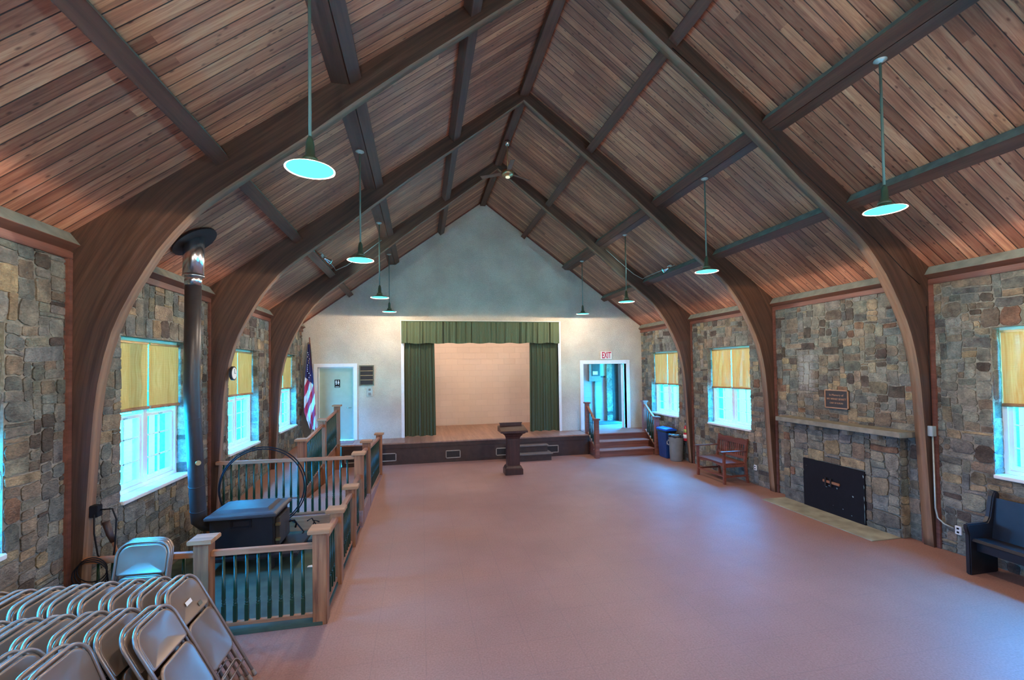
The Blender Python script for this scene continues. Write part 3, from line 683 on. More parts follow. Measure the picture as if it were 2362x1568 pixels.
b.box(-0.05, 0.05, -0.009, -0.006, -0.095, -0.082); b.go('figures', 'paper', t)
b = None
t = thing('notice_board', 'small dark display case with thin shelves on the wall beside the restroom door', 'notice board', (-3.36, YE, 2.377))
B().box(-0.2, 0.2, -0.03, 0, -0.285, -0.255).box(-0.2, 0.2, -0.03, 0, 0.255, 0.285).box(-0.2, -0.17, -0.03, 0, -0.255, 0.255).box(0.17, 0.2, -0.03, 0, -0.255, 0.255).go('board_frame', 'olive', t, 0.003)
B().box(-0.17, 0.17, -0.012, 0, -0.255, 0.255).go('backing', 'iron', t)
for q in (-0.127, 0, 0.127): B().box(-0.17, 0.17, -0.022, -0.012, q-0.006, q+0.006).go('strip', 'brass', t)
t = thing('wall_dispenser', 'small pale wall switch box below the dark display case', 'switch box', (-3.28, YE, 1.913))
B().box(-0.085, 0.085, -0.03, 0, -0.13, 0.10).box(-0.065, 0.065, -0.03, 0, 0.10, 0.135).go('body', 'steel', t, 0.01)
B().box(-0.03, 0.03, -0.04, -0.03, 0.03, 0.09).go('dial', 'boxgrey', t, 0.004); B().box(-0.035, 0.035, -0.04, -0.03, -0.1, -0.02).go('cover', 'greybin', t, 0.004)
t = thing('exit_sign', 'white EXIT sign with red letters above the right doorway', 'sign', (3.842, YE, 2.885))
B().box(-0.18, 0.18, -0.045, 0, -0.12, 0.125).go('sign_box', 'paper', t, 0.006)
text('lettering', 'EXIT', 0.275, (0, -0.047, -0.005), (PI/2, 0, 0), 'exitred', t, sx=0.55, off=0.006)
# flag
t = thing('flag', 'furled American flag on a dark pole standing in the corner beside the restroom door', 'flag', (-4.83, 12.93, 0.58))
B().tube([(0.13, 0.05, 0), (0.04, 0.02, 2.85)], 0.013, 8).lathe([(0.10, 0.0), (0.10, 0.02), (0.02, 0.04)], (0.13, 0.05, 0), 16).go('flag_pole', 'stairwood', t)
b = B(); N, M = 44, 130; gr = []
for j in range(M+1):
    f = j/M; z = 2.66-2.28*f; wl_ = 0.03+0.115*min(1, f*2.2) if f < 0.45 else 0.145+0.02*math.sin((f-0.45)*5); wr_ = 0.02+0.09*min(1, f*1.6)
    if f > 0.8: wl_ *= 1-(f-0.8)*3.6
    row = []
    for i in range(N+1):
        u = i/N; x = 0.04-wl_+(wl_+wr_)*u+0.05*f; y = 0.0-0.035*math.sin(u*PI*4.3+f*2)-0.015*math.sin(u*11)
        row.append(b.bm.verts.new((x, y, z+0.05*(0.5-u)*(f > 0.9))))
    gr.append(row)
for j in range(M):
    for i in range(N):
        f = b.bm.faces.new((gr[j][i], gr[j][i+1], gr[j+1][i+1], gr[j+1][i])); f.smooth = True; fj = j/M; u = i/N
        if fj+0.13*u*0 < 0.38+0.10*u: f.material_index = 2
        else: f.material_index = int((fj*7.0+u*2.1)*1.15) % 2
b.go('flag_cloth', ['flagred', 'flagwhite', 'flagblue'], t)
b = B(); rn = random.Random(4)
for q in range(13):
    f = 0.10+q*0.024; u = rn.choice([0.3, 0.5, 0.72]); z = 2.66-2.28*f; x = 0.02+(u-0.5)*0.20*min(1, f*2.6)+0.05*f
    pts = [(x+(0.018 if a % 2 == 0 else 0.008)*math.sin(a*PI/5), z+(0.018 if a % 2 == 0 else 0.008)*math.cos(a*PI/5)) for a in range(10)]
    b.prism(pts, -0.058, -0.055)
b.go('stars', 'flagwhite', t)
b = B(); b.prism([(-5.05, 0.95), (-4.98, 0.68), (-4.86, 0.66), (-4.80, 0.98), (-4.79, 2.3), (-4.80, 3.0), (-4.83, 3.3), (-4.90, 3.32), (-4.93, 3.1), (-5.02, 2.6)], YE-0.05, YE-0.02)
tag(b.go('grey_cloth_banner', 'greycloth', bevel=0.01), 'tall grey cloth cover hanging flat in the corner behind the flag', 'cloth')
# ---------------------------------------------------------------- exit lobby
t = None
b = B(); b.box(2.9, 5.3, YE+0.0, 15.6, 0, HS)
tag(b.go('floor_lobby', 'floortile'), 'raised lobby floor beyond the exit doorway', 'floor', kind='structure')
b = B(); b.box(3.08, 3.16, YE+0.18, 15.4, HS, 3.2).box(3.08, 4.72, 15.35, 15.5, HS, 3.2)
tag(b.go('wall_lobby', 'blockwhite'), 'white painted block walls of the exit lobby', 'wall', kind='structure')
b = B(); b.box(5.12, 5.3, YE+0.18, 13.75, HS, 3.2).box(5.12, 5.3, 14.85, 15.5, HS, 3.2).box(5.12, 5.3, 13.75, 14.85, 2.65, 3.2)
tag(b.go('wall_lobby_side', 'blockwhite'), 'outer wall of the exit lobby with the open outside doorway', 'wall', kind='structure')
tag(box('ceiling_lobby', 3.08, 5.3, YE+0.18, 15.5, 3.1, 3.2, 'plaster'), 'ceiling of the exit lobby', 'ceiling', kind='structure')
P = lambda u, v, n: (u, 15.2-n, v)
pw = box('wall_pier', 4.68, 4.9, 15.21, 15.4, HS, 3.2, 'mortar'); tag(pw, 'narrow stone pier at the back of the exit lobby', 'wall', kind='structure')
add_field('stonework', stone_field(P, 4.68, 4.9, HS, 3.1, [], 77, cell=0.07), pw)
t = thing('door_2', 'dark brown panelled door at the back right of the exit lobby', 'door', kind='structure')
B().box(4.9, 5.12, 15.2, 15.25, HS, 2.95).box(4.93, 5.09, 15.19, 15.2, HS+0.1, 1.6).go('door_leaf', 'stageface', t)
t = thing('door_3', 'white outside door edge standing open in the exit lobby', 'door', kind='structure')
B().box(4.425, 4.47, YE+0.10, 13.46, HS+0.01, 2.60).go('door_leaf', 'white', t); 
o = light('AREA', (5.35, 14.30, 1.615), 1.0, (1, 1, 1), 2.07, (0, PI/2, 0), 1.10, name='door_portal'); o.data.cycles.is_portal = True
t = thing('lobby_fill_light', 'small round ceiling light added out of view inside the exit lobby', 'light', (3.5, 14.3, 3.1))  # unseen lamp added to give the lobby some warm light
B().lathe([(0.05, -0.07), (0.11, -0.05), (0.12, 0.0)], n=20).go('lobby_fill_light_globe', 'paper', t); light('POINT', (0, 0, -0.13), 22, (1, 0.85, 0.7), 0.04, parent=t)
tag(box('lobby_mat', 3.9, 4.85, 14.3, 15.1, HS, HS+0.012, 'rug'), 'dark doormat on the lobby floor beyond the exit doorway', 'mat')
t = thing('electrical_panel', 'brown metal electrical cabinet on the lobby wall with conduit to the floor', 'electrical panel', (4.26, 15.35, 2.4))
B().box(-0.24, 0.20, -0.14, 0, -0.39, 0.45).go('cabinet', 'boxgrey', t, 0.006); B().box(-0.14, 0.16, -0.155, -0.14, -0.2, 0.4).go('cabinet_door', 'stageface', t, 0.004)
B().box(-0.10, 0.08, -0.16, -0.155, -0.15, -0.03).go('label_card', 'paper', t); B().tube([(0.0, -0.05, -0.39), (0.0, -0.05, -1.82)], 0.03).go('conduit', 'olive', t)
t = thing('framed_notice', 'framed pale notice hanging right of the electrical cabinet in the lobby', 'picture', (4.63-0.03, 15.35, 2.45))
B().box(-0.14, 0.19, -0.03, 0, -0.31, 0.35).go('frame', 'stageface', t, 0.004); B().box(-0.11, 0.16, -0.035, -0.03, -0.25, 0.29).go('sheet', 'doorpaint', t)
tag(box('door_mat', -4.62, -3.66, 12.62, 13.05, HS, HS+0.01, 'mat_red') if 'mat_red' in MATS else (plain('mat_red', (0.28, 0.15, 0.13), 0.9), box('door_mat', -4.62, -3.66, 12.62, 13.05, HS+0.0, HS+0.01, 'mat_red'))[1], 'thin pinkish mat on the platform in front of the restroom door', 'mat')
# ---------------------------------------------------------------- railings
def baluster_mesh():
    b = B(); b.lathe([(0.0225, 0.0), (0.0225, 0.24), (0.018, 0.25)], n=4)
    b.lathe([(0.012, 0.245), (0.019, 0.262), (0.019, 0.275), (0.013, 0.285), (0.018, 0.30), (0.018, 0.312), (0.013, 0.325), (0.018, 0.345), (0.012, 1.0)], n=8)
    me = bpy.data.meshes.new('baluster'); b.bm.to_mesh(me); b.bm.free(); me.materials.append(MATS['darkgreen']); return me
BAL = baluster_mesh()
def baluster(parent, x, y, z0, z1, k=1.0):
    o = bpy.data.objects.new('baluster', BAL); col.objects.link(o); o.parent = parent; o.location = (x, y, z0); o.scale = (k, k, z1-z0)
def post(parent, x, y, z0, z1, w_=0.135, cw=0.215, mat='fir_z', cm='cap'):
    p = B().box(x-w_/2, x+w_/2, y-w_/2, y+w_/2, z0, z1-0.038).go('post', mat, parent, 0.004)
    B().box(x-cw/2, x+cw/2, y-cw/2, y+cw/2, z1-0.04, z1).go('post_cap', cm, p, 0.006)
def run(parent, p, q, t0, t1, b0, b1, nb, k=1.0, mat=None, tw=0.055):
    """p,q xy ends; t0,t1 top rail top z; b0,b1 bottom rail bottom z"""
    p, q = Vector(p), Vector(q); d = (q-p); L = d.length; d /= L; n = Vector((-d.y, d.x))
    m_ = mat or ('fir_x' if abs(d.x) > abs(d.y) else 'fir_y')
    def bar(name, za, zb, hw, hh):
        b = B(); v = []
        for P_, z in ((p, za), (q, zb)):
            for s_, zz in ((-1, 0), (1, 0), (1, hh), (-1, hh)): v.append(b.bm.verts.new((P_.x+n.x*hw*s_, P_.y+n.y*hw*s_, z+zz)))
        for f in ((3, 2, 1, 0), (4, 5, 6, 7), (0, 1, 5, 4), (1, 2, 6, 5), (2, 3, 7, 6), (3, 0, 4, 7)): b.bm.faces.new([v[i] for i in f])
        b.go(name, m_, parent, 0.006)
    bar('top_rail', t0-0.05, t1-0.05, 0.032, 0.05); bar('bottom_rail', b0, b1, 0.026, 0.035)
    for i in range(nb):
        f = (i+1)/(nb+1); c = p+d*L*f
        baluster(parent, c.x, c.y, b0+(b1-b0)*f+0.033, t0+(t1-t0)*f-0.045, k)
XR = -2.857
t = thing('stove_railing', 'front fir railing with green balusters between the folding chairs and the stove', 'railing', group='railings around the stove')
post(t, XR, 4.895, 0, 0.945); post(t, -3.91, 4.885, 0.035, 0.94)
run(t, (-3.845, 4.885), (XR-0.065, 4.885), 0.805, 0.795, 0.07, 0.065, 8, 1.0)
run(t, (-4.93, 4.93), (-3.975, 4.90), 0.82, 0.80, 0.08, 0.07, 7)
t = thing('stove_railing', 'low fir railing with two capped posts along the open side of the stove pen', 'railing', group='railings around the stove')
post(t, XR, 5.742, 0, 0.885); post(t, XR, 6.875, 0, 0.87)
run(t, (XR, 4.965), (XR, 5.672), 0.80, 0.795, 0.065, 0.065, 5); run(t, (XR, 5.812), (XR, 6.805), 0.79, 0.775, 0.065, 0.065, 8)
run(t, (XR, 6.945), (XR, 7.685), 0.80, 0.84, 0.065, 0.065, 5)
t = thing('ramp_railing', 'fir and green baluster railing across the back of the stove pen at the ramp landing', 'railing', group='ramp railings')
run(t, (-4.94, 7.70), (XR-0.07, 7.72), 1.155, 1.135, 0.262, 0.258, 18)
B().box(-5.03, XR-0.07, 7.60, 7.64, 0.035, 0.25).go('skirt_board', 'fir_x', t)
t = thing('ramp_railing', 'outer ramp railing of three tall posts running from the landing toward the stage', 'railing', group='ramp railings')
post(t, XR, 7.755, 0, 1.19); post(t, XR, 8.78, 0, 1.225); post(t, XR, 11.3, 0, 1.01)
run(t, (XR, 7.825), (XR, 8.71), 1.135, 1.10, 0.13, 0.16, 7); run(t, (XR, 8.85), (XR, 11.23), 1.06, 0.925, 0.14, 0.05, 19)
t = thing('ramp_railing', 'inner ramp railing climbing along the upper ramp to the restroom platform', 'railing', group='ramp railings')
post(t, -3.98, 8.80, 0.12, 1.30); post(t, -3.98, 10.55, 0.04, 1.475); post(t, -3.98, 12.26, 0.0, 1.645)
run(t, (-3.98, 8.87), (-3.98, 10.48), 1.215, 1.36, 0.30, 0.48, 15); run(t, (-3.98, 10.62), (-3.98, 12.19), 1.40, 1.52, 0.52, 0.62, 15)
# ramps and pen slab
tag(B().box(-5.04, -2.83, 4.82, 7.60, 0, 0.035).go('stove_pad', 'slab', bevel=0.004), 'mottled blue green slab under the stove inside the railing', 'slab')
b = B(); b.prism([(7.64, 0.0), (7.64, 0.25), (8.72, 0.25), (8.72, 0.2), (11.4, 0.004), (11.4, 0)], -3.93, -2.79, 'x', 0)
b.box(-5.05, -3.93, 7.64, 8.72, 0.0, 0.25)
o = b.go('lower_ramp', 'floortile'); tag(o, 'carpeted landing and lower ramp descending toward the stage', 'ramp')
b = B(); b.prism([(8.72, 0.0), (8.72, 0.27), (12.37, 0.578), (12.37, 0)], -5.05, -4.05, 'x', 0); b.box(-5.05, -3.96, 12.38, YE-0.001, 0, HS)
o = b.go('upper_ramp', 'floortile'); tag(o, 'carpeted upper ramp rising along the left stone wall to the restroom door', 'ramp')
B().prism([(8.87, 0.05), (8.87, 0.33), (12.37, 0.62), (12.37, 0.0), (11.4, 0.0)], -4.05, -4.02, 'x').go('skirt_board', 'fir_y', o)
# ---------------------------------------------------------------- exit stair
t = thing('exit_stairs', 'short red brown stairs with two railings leading up to the exit doorway', 'stairs')
b = B(); b.box(2.93, 5.03, 12.46, YE, 0, HS-0.03).box(2.95, 4.64, 12.16, 12.46, 0, 0.365).box(2.95, 4.64, 11.88, 12.16, 0, 0.165); b.go('risers', 'stairwood', t)
b = B(); b.box(2.93, 5.03, 12.42, YE, HS-0.03, HS).box(2.92, 4.66, 12.12, 12.46, 0.365, 0.392).box(2.92, 4.66, 11.84, 12.16, 0.165, 0.195); b.go('treads', 'floortile', t, 0.005)
for xx in (2.895, 4.64+0.075):
    post(t, xx, 11.80, 0, 1.09, 0.115, 0.17, 'stairwood', 'stairwood'); post(t, xx, 12.50, HS, 1.50, 0.115, 0.17, 'stairwood', 'stairwood')
    run(t, (xx, 11.86), (xx, 12.44), 1.02, 1.40, 0.22, 0.62, 4, mat='fir_y')
# ---------------------------------------------------------------- stove
t = thing('wood_stove', 'black iron wood stove with a dusty blue grey lid inside the railing', 'stove', (0, 0, 0.035))
B().box(-4.43, -3.70, 6.24, 6.86, 0.20, 0.665).go('firebox', 'iron', t, 0.008)
b = B(); r = [(-4.475, -3.655, 6.185, 6.92, 0.665), (-4.475, -3.655, 6.185, 6.92, 0.70), (-4.44, -3.69, 6.22, 6.88, 0.715), (-4.37, -3.76, 6.29, 6.81, 0.722), (-4.34, -3.79, 6.33, 6.77, 0.75)]
vs = [[b.bm.verts.new(p) for p in ((a, c, z), (b_, c, z), (b_, d, z), (a, d, z))] for a, b_, c, d, z in r]
for A, Bq in zip(vs, vs[1:]):
    for k in range(4): b.bm.faces.new((A[k], A[(k+1) % 4], Bq[(k+1) % 4], Bq[k]))
b.bm.faces.new(vs[0][::-1]); b.bm.faces.new(vs[-1]); b.go('stove_lid', 'iron_lid', t, 0.006)
B().box(-4.50, -3.40, 6.17, 6.90, 0.155, 0.195).go('ash_shelf', 'iron', t, 0.01)
for xx, yy in ((-4.42, 6.26), (-3.72, 6.26), (-4.42, 6.80), (-3.72, 6.80)): B().box(xx-0.03, xx+0.03, yy-0.03, yy+0.03, 0, 0.16).go('leg', 'iron', t, 0.008)
B().box(-4.19, -3.95, 6.225, 6.245, 0.625, 0.64).box(-4.19, -3.95, 6.225, 6.245, 0.545, 0.56).box(-4.19, -4.165, 6.228, 6.245, 0.56, 0.63).box(-3.975, -3.95, 6.228, 6.245, 0.56, 0.63).go('side_slot', 'black', t)
B().box(-3.70, -3.655, 6.33, 6.80, 0.25, 0.61).go('stove_door', 'iron_lid', t, 0.008)
b = B()
for z in (0.33, 0.52): b.box(-3.69, -3.64, 6.285, 6.33, z, z+0.03)
b.go('hinges', 'brass', t)
B().tube([(-3.65, 6.76, 0.42), (-3.60, 6.80, 0.42), (-3.58, 6.84, 0.36), (-3.60, 6.86, 0.30)], 0.012).go('door_handle', 'black', t)
t = thing('stove_pipe', 'tall black stovepipe rising from behind the stove to the ceiling', 'stovepipe', (0, 0, 0))
path = [(-4.46, 6.52, 0.56), (-4.56, 6.44, 0.60), (-4.60, 6.37, 0.68), (-4.60, 6.355, 0.80), (-4.60, 6.27, 1.55), (-4.60, 6.185, 2.35), (-4.60, 6.195, 2.6), (-4.60, 6.225, 3.72)]
B().tube(path, 0.088, 24).go('black_pipe', 'pipe', t)
for p_, q_ in ((path[3], (-4.60, 6.353, 0.81)), ((-4.60, 6.318, 1.12), (-4.60, 6.316, 1.128)), ((-4.60, 6.225, 1.97), (-4.60, 6.223, 1.976))): B().tube([p_, q_], 0.0905, 24).go('pipe_joint', 'pipe', t)
B().tube([(-4.60, 6.222, 3.60), (-4.60, 6.224, 3.74)], 0.092, 24).tube([(-4.60, 6.225, 3.72), (-4.60, 6.24, 4.24)], 0.112, 24).tube([(-4.60, 6.225, 3.71), (-4.60, 6.225, 3.73)], 0.118, 24).go('chrome_sleeve', 'chrome', t)
b = B(); c = Vector((-4.60, 6.245, roofz(4.6)-0.016)); dx, dy = Vector((-CS, 0, -SN)), Vector((0, 1, 0)); nn = Vector((SN, 0, -CS))
ring = [c+dx*0.27*math.cos(a*PI/16)+dy*0.27*math.sin(a*PI/16) for a in range(32)]
v0 = [b.bm.verts.new(p) for p in ring]; v1 = [b.bm.verts.new(p+nn*0.02) for p in ring]
b.bm.faces.new(v0); b.bm.faces.new(v1[::-1])
for i in range(32): b.bm.faces.new((v0[i], v0[(i+1) % 32], v1[(i+1) % 32], v1[i]))
b.go('ceiling_flange', 'iron', t)
B().lathe([(0.03, 0), (0.03, 0.015)], (0, 0, 0), 14).go('damper_plate', 'brass', t).matrix_world = Matrix.Translation((-4.535, 6.20, 1.42)) @ Matrix.Rotation(PI/2, 4, 'X') @ Matrix.Rotation(0.6, 4, 'Y')
# coiled black tubing behind the stove
b = B(); c = Vector((-4.17, 7.36, 0.80))
for k_, rr_ in enumerate((0.60, 0.575)):
    pts = [c+Vector((rr_*math.cos(a)*1.0, -0.03*k_, rr_*math.sin(a))) for a in [i*2*PI/48 for i in range(48)]]
    b.tube(pts, 0.009, 8, closed=True)
b.tube([c+Vector((0.35, -0.05, -0.47)), c+Vector((0.5, -0.15, -0.52)), c+Vector((0.62, -0.25, -0.62)), c+Vector((0.55, -0.35, -0.70))], 0.011, 8)
tag(b.go('coiled_hose', 'black'), 'large loop of thin black hose standing behind the stove', 'hose')
t = thing('fireplace_tools', 'jumble of black iron fire tools on the floor right of the stove', 'fire tools', (-3.42, 7.0, 0.035))
b = B(); b.tube([(-0.08, 0.05, 0.0), (-0.02, 0, 0.18), (0.05, -0.02, 0.34), (0.1, 0.02, 0.30)], 0.009, 6); b.tube([(0.04, 0.1, 0.0), (0.08, 0.06, 0.2), (0.0, 0.02, 0.36), (-0.06, 0, 0.33)], 0.009, 6); b.tube([(-0.12, -0.1, 0.01), (0.05, -0.14, 0.05), (0.12, -0.06, 0.12), (0.06, 0.0, 0.1)], 0.01, 6)
b.go('tongs', 'black', t); B().lathe([(0.06, 0), (0.07, 0.03), (0.05, 0.05)], (0.0, 0.0, 0), 12).go('tool_base', 'black', t)
for i, (x, y) in enumerate(((-3.22, 7.10), (-3.25, 6.2))):
    b = B(); b.prism([(-0.04, -0.02), (0.03, -0.03), (0.045, 0.01), (0.0, 0.035), (-0.035, 0.02)], 0, 0.03 if i == 0 else 0.004, 'z'); o = b.go(('wood_scrap', 'paper_scrap')[i], ('fir_x', 'paper')[i]); o.location = (x, y, 0.035)
    tag(o, ('small wood scrap lying on the green slab beyond the stove', 'white paper scrap on the slab beside the stove')[i], ('wood scrap', 'paper')[i])
# ---------------------------------------------------------------- fireplace
wl = tag(B().box(4.915, W+0.01, 5.29, 7.40, 0, 1.46).go('fireplace', 'mortar'), 'projecting stone fireplace breast on the right wall with a boarded opening', 'fireplace')
FO = [(5.80, 6.95, 0.0, 0.845)]
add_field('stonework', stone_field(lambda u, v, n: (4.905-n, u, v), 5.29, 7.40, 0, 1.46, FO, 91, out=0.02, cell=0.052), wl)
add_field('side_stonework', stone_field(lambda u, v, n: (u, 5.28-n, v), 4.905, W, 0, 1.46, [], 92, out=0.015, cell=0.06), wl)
for yy in (5.5, 5.98, 6.6, 7.1): B().box(4.80, 4.91, yy, yy+0.12, 1.38, 1.465).go('corbel', 'bluestone', wl, 0.012)
b = B(); b.prism([(4.72, 5.12), (5.06, 5.10), (5.06, 7.47), (4.73, 7.40)], 1.465, 1.545, 'z'); tag(b.go('mantel_shelf', 'bluestone', bevel=0.008), 'long grey stone mantel shelf over the fireplace', 'mantel')
t = thing('fireplace_board', 'black painted board covering the fireplace opening', 'board', (4.895, 6.37, 0.0))
b = B(); b.prism([(-0.575, 0.0), (0.565, 0.005), (0.56, 0.10), (0.545, 0.13), (0.565, 0.16), (0.565, 0.60), (0.55, 0.63), (0.565, 0.66), (0.565, 0.845), (-0.575, 0.838)], -0.02, 0.015, 'x'); b.go('panel', 'black', t)
b = B(); b.box(-0.045, -0.022, -0.16, 0.15, 0.515, 0.555, rot=Matrix.Rotation(0.03, 3, 'X')); b.go('wooden_bar', 'fir_y', t, 0.003)
b = B()
for q in (-0.01, 0.09): b.box(-0.055, -0.02, q-0.012, q+0.012, 0.46, 0.60)
b.go('latch', 'iron', t)
if 'chip' not in MATS: plain('chip', (0.22, 0.33, 0.34), 0.7)
b = B(); rn = random.Random(3)
for (u, v, w_, h_) in ((-0.56, 0.76, 0.02, 0.05), (-0.568, 0.60, 0.010, 0.06), (-0.566, 0.42, 0.012, 0.08), (-0.567, 0.28, 0.010, 0.13), (-0.568, 0.14, 0.007, 0.2), (-0.38, 0.40, 0.028, 0.03), (-0.2, 0.15, 0.018, 0.015), (0.04, 0.47, 0.05, 0.014), (-0.10, 0.46, 0.022, 0.03), (0.10, 0.44, 0.03, 0.012), (-0.35, 0.09, 0.02, 0.012), (-0.02, 0.16, 0.008, 0.008), (0.5, 0.72, 0.01, 0.008)):
    b.prism([(u-w_/2, v), (u, v-h_/2), (u+w_/2, v+h_*0.2), (u+w_*0.2, v+h_/2)], -0.0225, -0.0195, 'x')
b.go('paint_chips', 'chip', t)
tag(B().box(4.385, 4.90, 5.285, 7.39, 0, 0.012).go('hearth_slab', 'hearthstone', bevel=0.003), 'flat olive grey stone hearth slab in front of the fireplace', 'hearth')
t = thing('memorial_plaque', 'dark bronze memorial plaque with raised copper lettering above the mantel', 'plaque', (W-0.03, 6.365, 1.925))
B().box(-0.012, 0.02, -0.215, 0.215, -0.155, 0.155).go('plate', 'bronze', t, 0.003)
B().box(-0.022, 0.0, -0.22, 0.22, 0.14, 0.158).box(-0.022, 0.0, -0.22, 0.22, -0.158, -0.14).box(-0.022, 0.0, -0.22, -0.203, -0.158, 0.158).box(-0.022, 0.0, 0.203, 0.22, -0.158, 0.158).go('border', 'bronzeedge', t, 0.003)
rr3 = (PI/2, 0, -PI/2)
text('inscription', 'In Memory of', 0.048, (-0.014, 0, 0.068), rr3, 'bronzeedge', t)
text('inscription', 'WM. WISHART BENNETT', 0.046, (-0.014, 0, 0.0), rr3, 'bronzeedge', t, sx=0.70)
text('inscription', 'CHIEF OF BUREAU', 0.036, (-0.014, 0, -0.068), rr3, 'bronzeedge', t, sx=0.85)
# ---------------------------------------------------------------- lamps
LP = [(-1, 0.76, 4.03), (1, 0.76, 4.03), (-1, 3.565, 4.03), (1, 3.575, 4.03), (-1, 6.403, 4.025), (1, 6.403, 4.025), (-1, 9.286, 3.965), (1, 9.286, 3.965), (-1, 12.05, 4.03), (1, 12.05, 4.03)]
LN = ['behind the viewer', 'nearest the viewer', 'between the nearest and middle arches', 'between the middle and farthest arches', 'closest to the stage gable']
proto = None
XL = 2.645
for i, (s, y, z) in enumerate(LP):
    t = thing('pendant_lamp', 'green enamel pendant lamp on a long rod, %s row, %s' % ('left' if s < 0 else 'right', LN[i//2]), 'lamp', (s*XL, y, z), 'pendant lamps in two rows')
    B().lathe([(0.055, 1.505), (0.058, 1.495), (0.03, 1.48), (0.012, 1.47)], n=20).go('canopy', 'steel', t)
    B().tube([(0, 0, 0.24), (0, 0, 1.49)], 0.012, 8).go('rod', 'steelgreen', t) if 'steelgreen' in MATS else (plain('steelgreen', (0.14, 0.20, 0.16), 0.5), B().tube([(0, 0, 0.24), (0, 0, 1.49)], 0.012, 8).go('rod', 'steelgreen', t))
    B().lathe([(0.058, 0.06), (0.055, 0.085), (0.035, 0.10), (0.030, 0.19), (0.024, 0.225), (0.013, 0.25)], n=16).go('lamp_neck', 'shadegreen', t)
    b = B(); prof = [(0.0, 0.085), (0.05, 0.075), (0.06, 0.05), (0.10, 0.03), (0.175, 0.006), (0.18, 0.0), (0.176, 0.0), (0.10, 0.02), (0.05, 0.04), (0.0, 0.05)]
    rings = []
    for r, zz in prof: rings.append([b.bm.verts.new((max(r, 0.0005)*math.cos(2*PI*k/32), max(r, 0.0005)*math.sin(2*PI*k/32), zz)) for k in range(32)])
    for q, (A, Bq) in enumerate(zip(rings, rings[1:])):
        for k in range(32): f = b.bm.faces.new((A[k], A[(k+1) % 32], Bq[(k+1) % 32], Bq[k])); f.smooth = True; f.material_index = 0 if q < 6 else 1
    b.go('lamp_shade', ['shadegreen', 'white'], t)
    b = B(); b.lathe([(0.03, 0.020), (0.172, 0.007), (0.1765, 0.003), (0.03, 0.0015)], n=32); b.go('bulb', 'bulbglow', t)
    light('POINT', (0, 0, -0.004), LAMP_W, LAMP_COL, 0.004, parent=t)
# spotlights
for s, sn, (x, z), tgt in ((-1, 'left', (-3.60, 4.66), (0.6, 13.2, 2.4)), (1, 'right', (3.50, 4.70), (-0.4, 13.2, 2.4))):
    t = thing('spotlight', 'small clamp spotlight on the %s lower purlin aimed at the stage' % sn, 'spotlight', (x, 9.0, z), 'clamp spotlights')
    d = (Vector(tgt)-Vector((x, 9.0, z))).normalized(); side_ = Vector((0, 0, 1)).cross(d).normalized()
    B().tube([(-s*0.06*-1, 0, 0.04), (0, 0, 0.02), (0, 0, 0)], 0.012, 8).tube([Vector((s*0.05, -0.05, 0.03)), Vector((s*0.05, 0.05, 0.03))], 0.025, 10).go('bracket', 'steel', t)
    c = Vector((0, 0, -0.02)); B().tube([c-d*0.05, c, c+d*0.03, c+d*0.10], [0.02, 0.025, 0.03, 0.052], 16).go('reflector', 'chrome', t)
    B().tube([c+d*0.095, c+d*0.105, c+d*0.115], [0.05, 0.05, 0.03], 16).go('lens', 'bulbglow', t)
    light('SPOT', c+d*0.125, 115, (0.55, 0.82, 0.80), 0.03, (Vector((-s*0.8, 13.2, 5.6))-Vector((x, 9.0, z))).to_track_quat('-Z', 'Y').to_euler(), spot=1.5, parent=t)
# fill lights added behind the viewer to brighten the ceiling
for s, sn in ((-1, 'left'), (1, 'right')):
    t = thing('fill_light', 'ceiling fill light added on a stand at the %s behind the viewer' % sn, 'fill_light', (s*2.6, -1.0, 2.7), 'fill lights added behind the viewer')
    d = (Vector((0, 9.0, 7.6))-Vector((s*2.6, -1.0, 2.7))).normalized()
    B().tube([(0, -0.02, -2.7), (0, 0, 0)], 0.014, 8).go('fill_light_stand', 'steel', t); B().tube([-d*0.08, d*0.0, d*0.07], [0.05, 0.10, 0.16], 20).go('reflector', 'steel', t)
    light('SPOT', d*0.12, FILL_W, (1.0, 0.88, 0.76), 0.15, d.to_track_quat('-Z', 'Y').to_euler(), spot=2.5, parent=t)
# conduits for the spotlights
for s, sn in ((-1, 'left'), (1, 'right')):
    b = B(); b.tube([(s*2.70, 10.50, 5.46), (s*3.05, 10.50, 5.17), (s*3.45, 10.50, 4.86), (s*3.68, 10.48, 4.74), (s*3.68, 10.3, 4.76), (s*3.68, 9.0, 4.76)], 0.009, 6)
    tag(b.go('conduit', 'steel'), 'thin bent metal conduit feeding the %s spotlight along the farthest arch' % sn, 'conduit')
# ceiling fan
t = thing('ceiling_fan', 'small ceiling fan hanging from the ridge beam near the farthest arch', 'fan', (0.0, 9.345, 6.68))
B().tube([(0, 0, 0.05), (0, 0, 0.70)], 0.011, 8).go('downrod', 'brass', t); B().lathe([(0.03, 0.60), (0.06, 0.64), (0.06, 0.705)], n=16).go('canopy', 'chrome', t)
B().lathe([(0.04, -0.075), (0.05, -0.05), (0.11, -0.045), (0.135, -0.02), (0.135, 0.03), (0.11, 0.06), (0.03, 0.07)], n=24).go('motor_housing', 'brass', t)
B().lathe([(0.015, -0.10), (0.045, -0.09), (0.05, -0.07)], n=16).go('light_cup', 'warmglow', t)
for q in range(3):
    an = 0.5+q*2*PI/3; b = B(); b.box(0.12, 0.62, -0.05, 0.05, 0.01, 0.018, rot=Matrix.Rotation(an, 3, 'Z') @ Matrix.Rotation(0.2, 3, 'X'), piv=(0, 0, 0.014)); b.go('fan_blade', 'ceilplain', t, 0.003) if 'ceilplain' in MATS else (plain('ceilplain', (0.20, 0.11, 0.075), 0.5), b.go('fan_blade', 'ceilplain', t, 0.003))
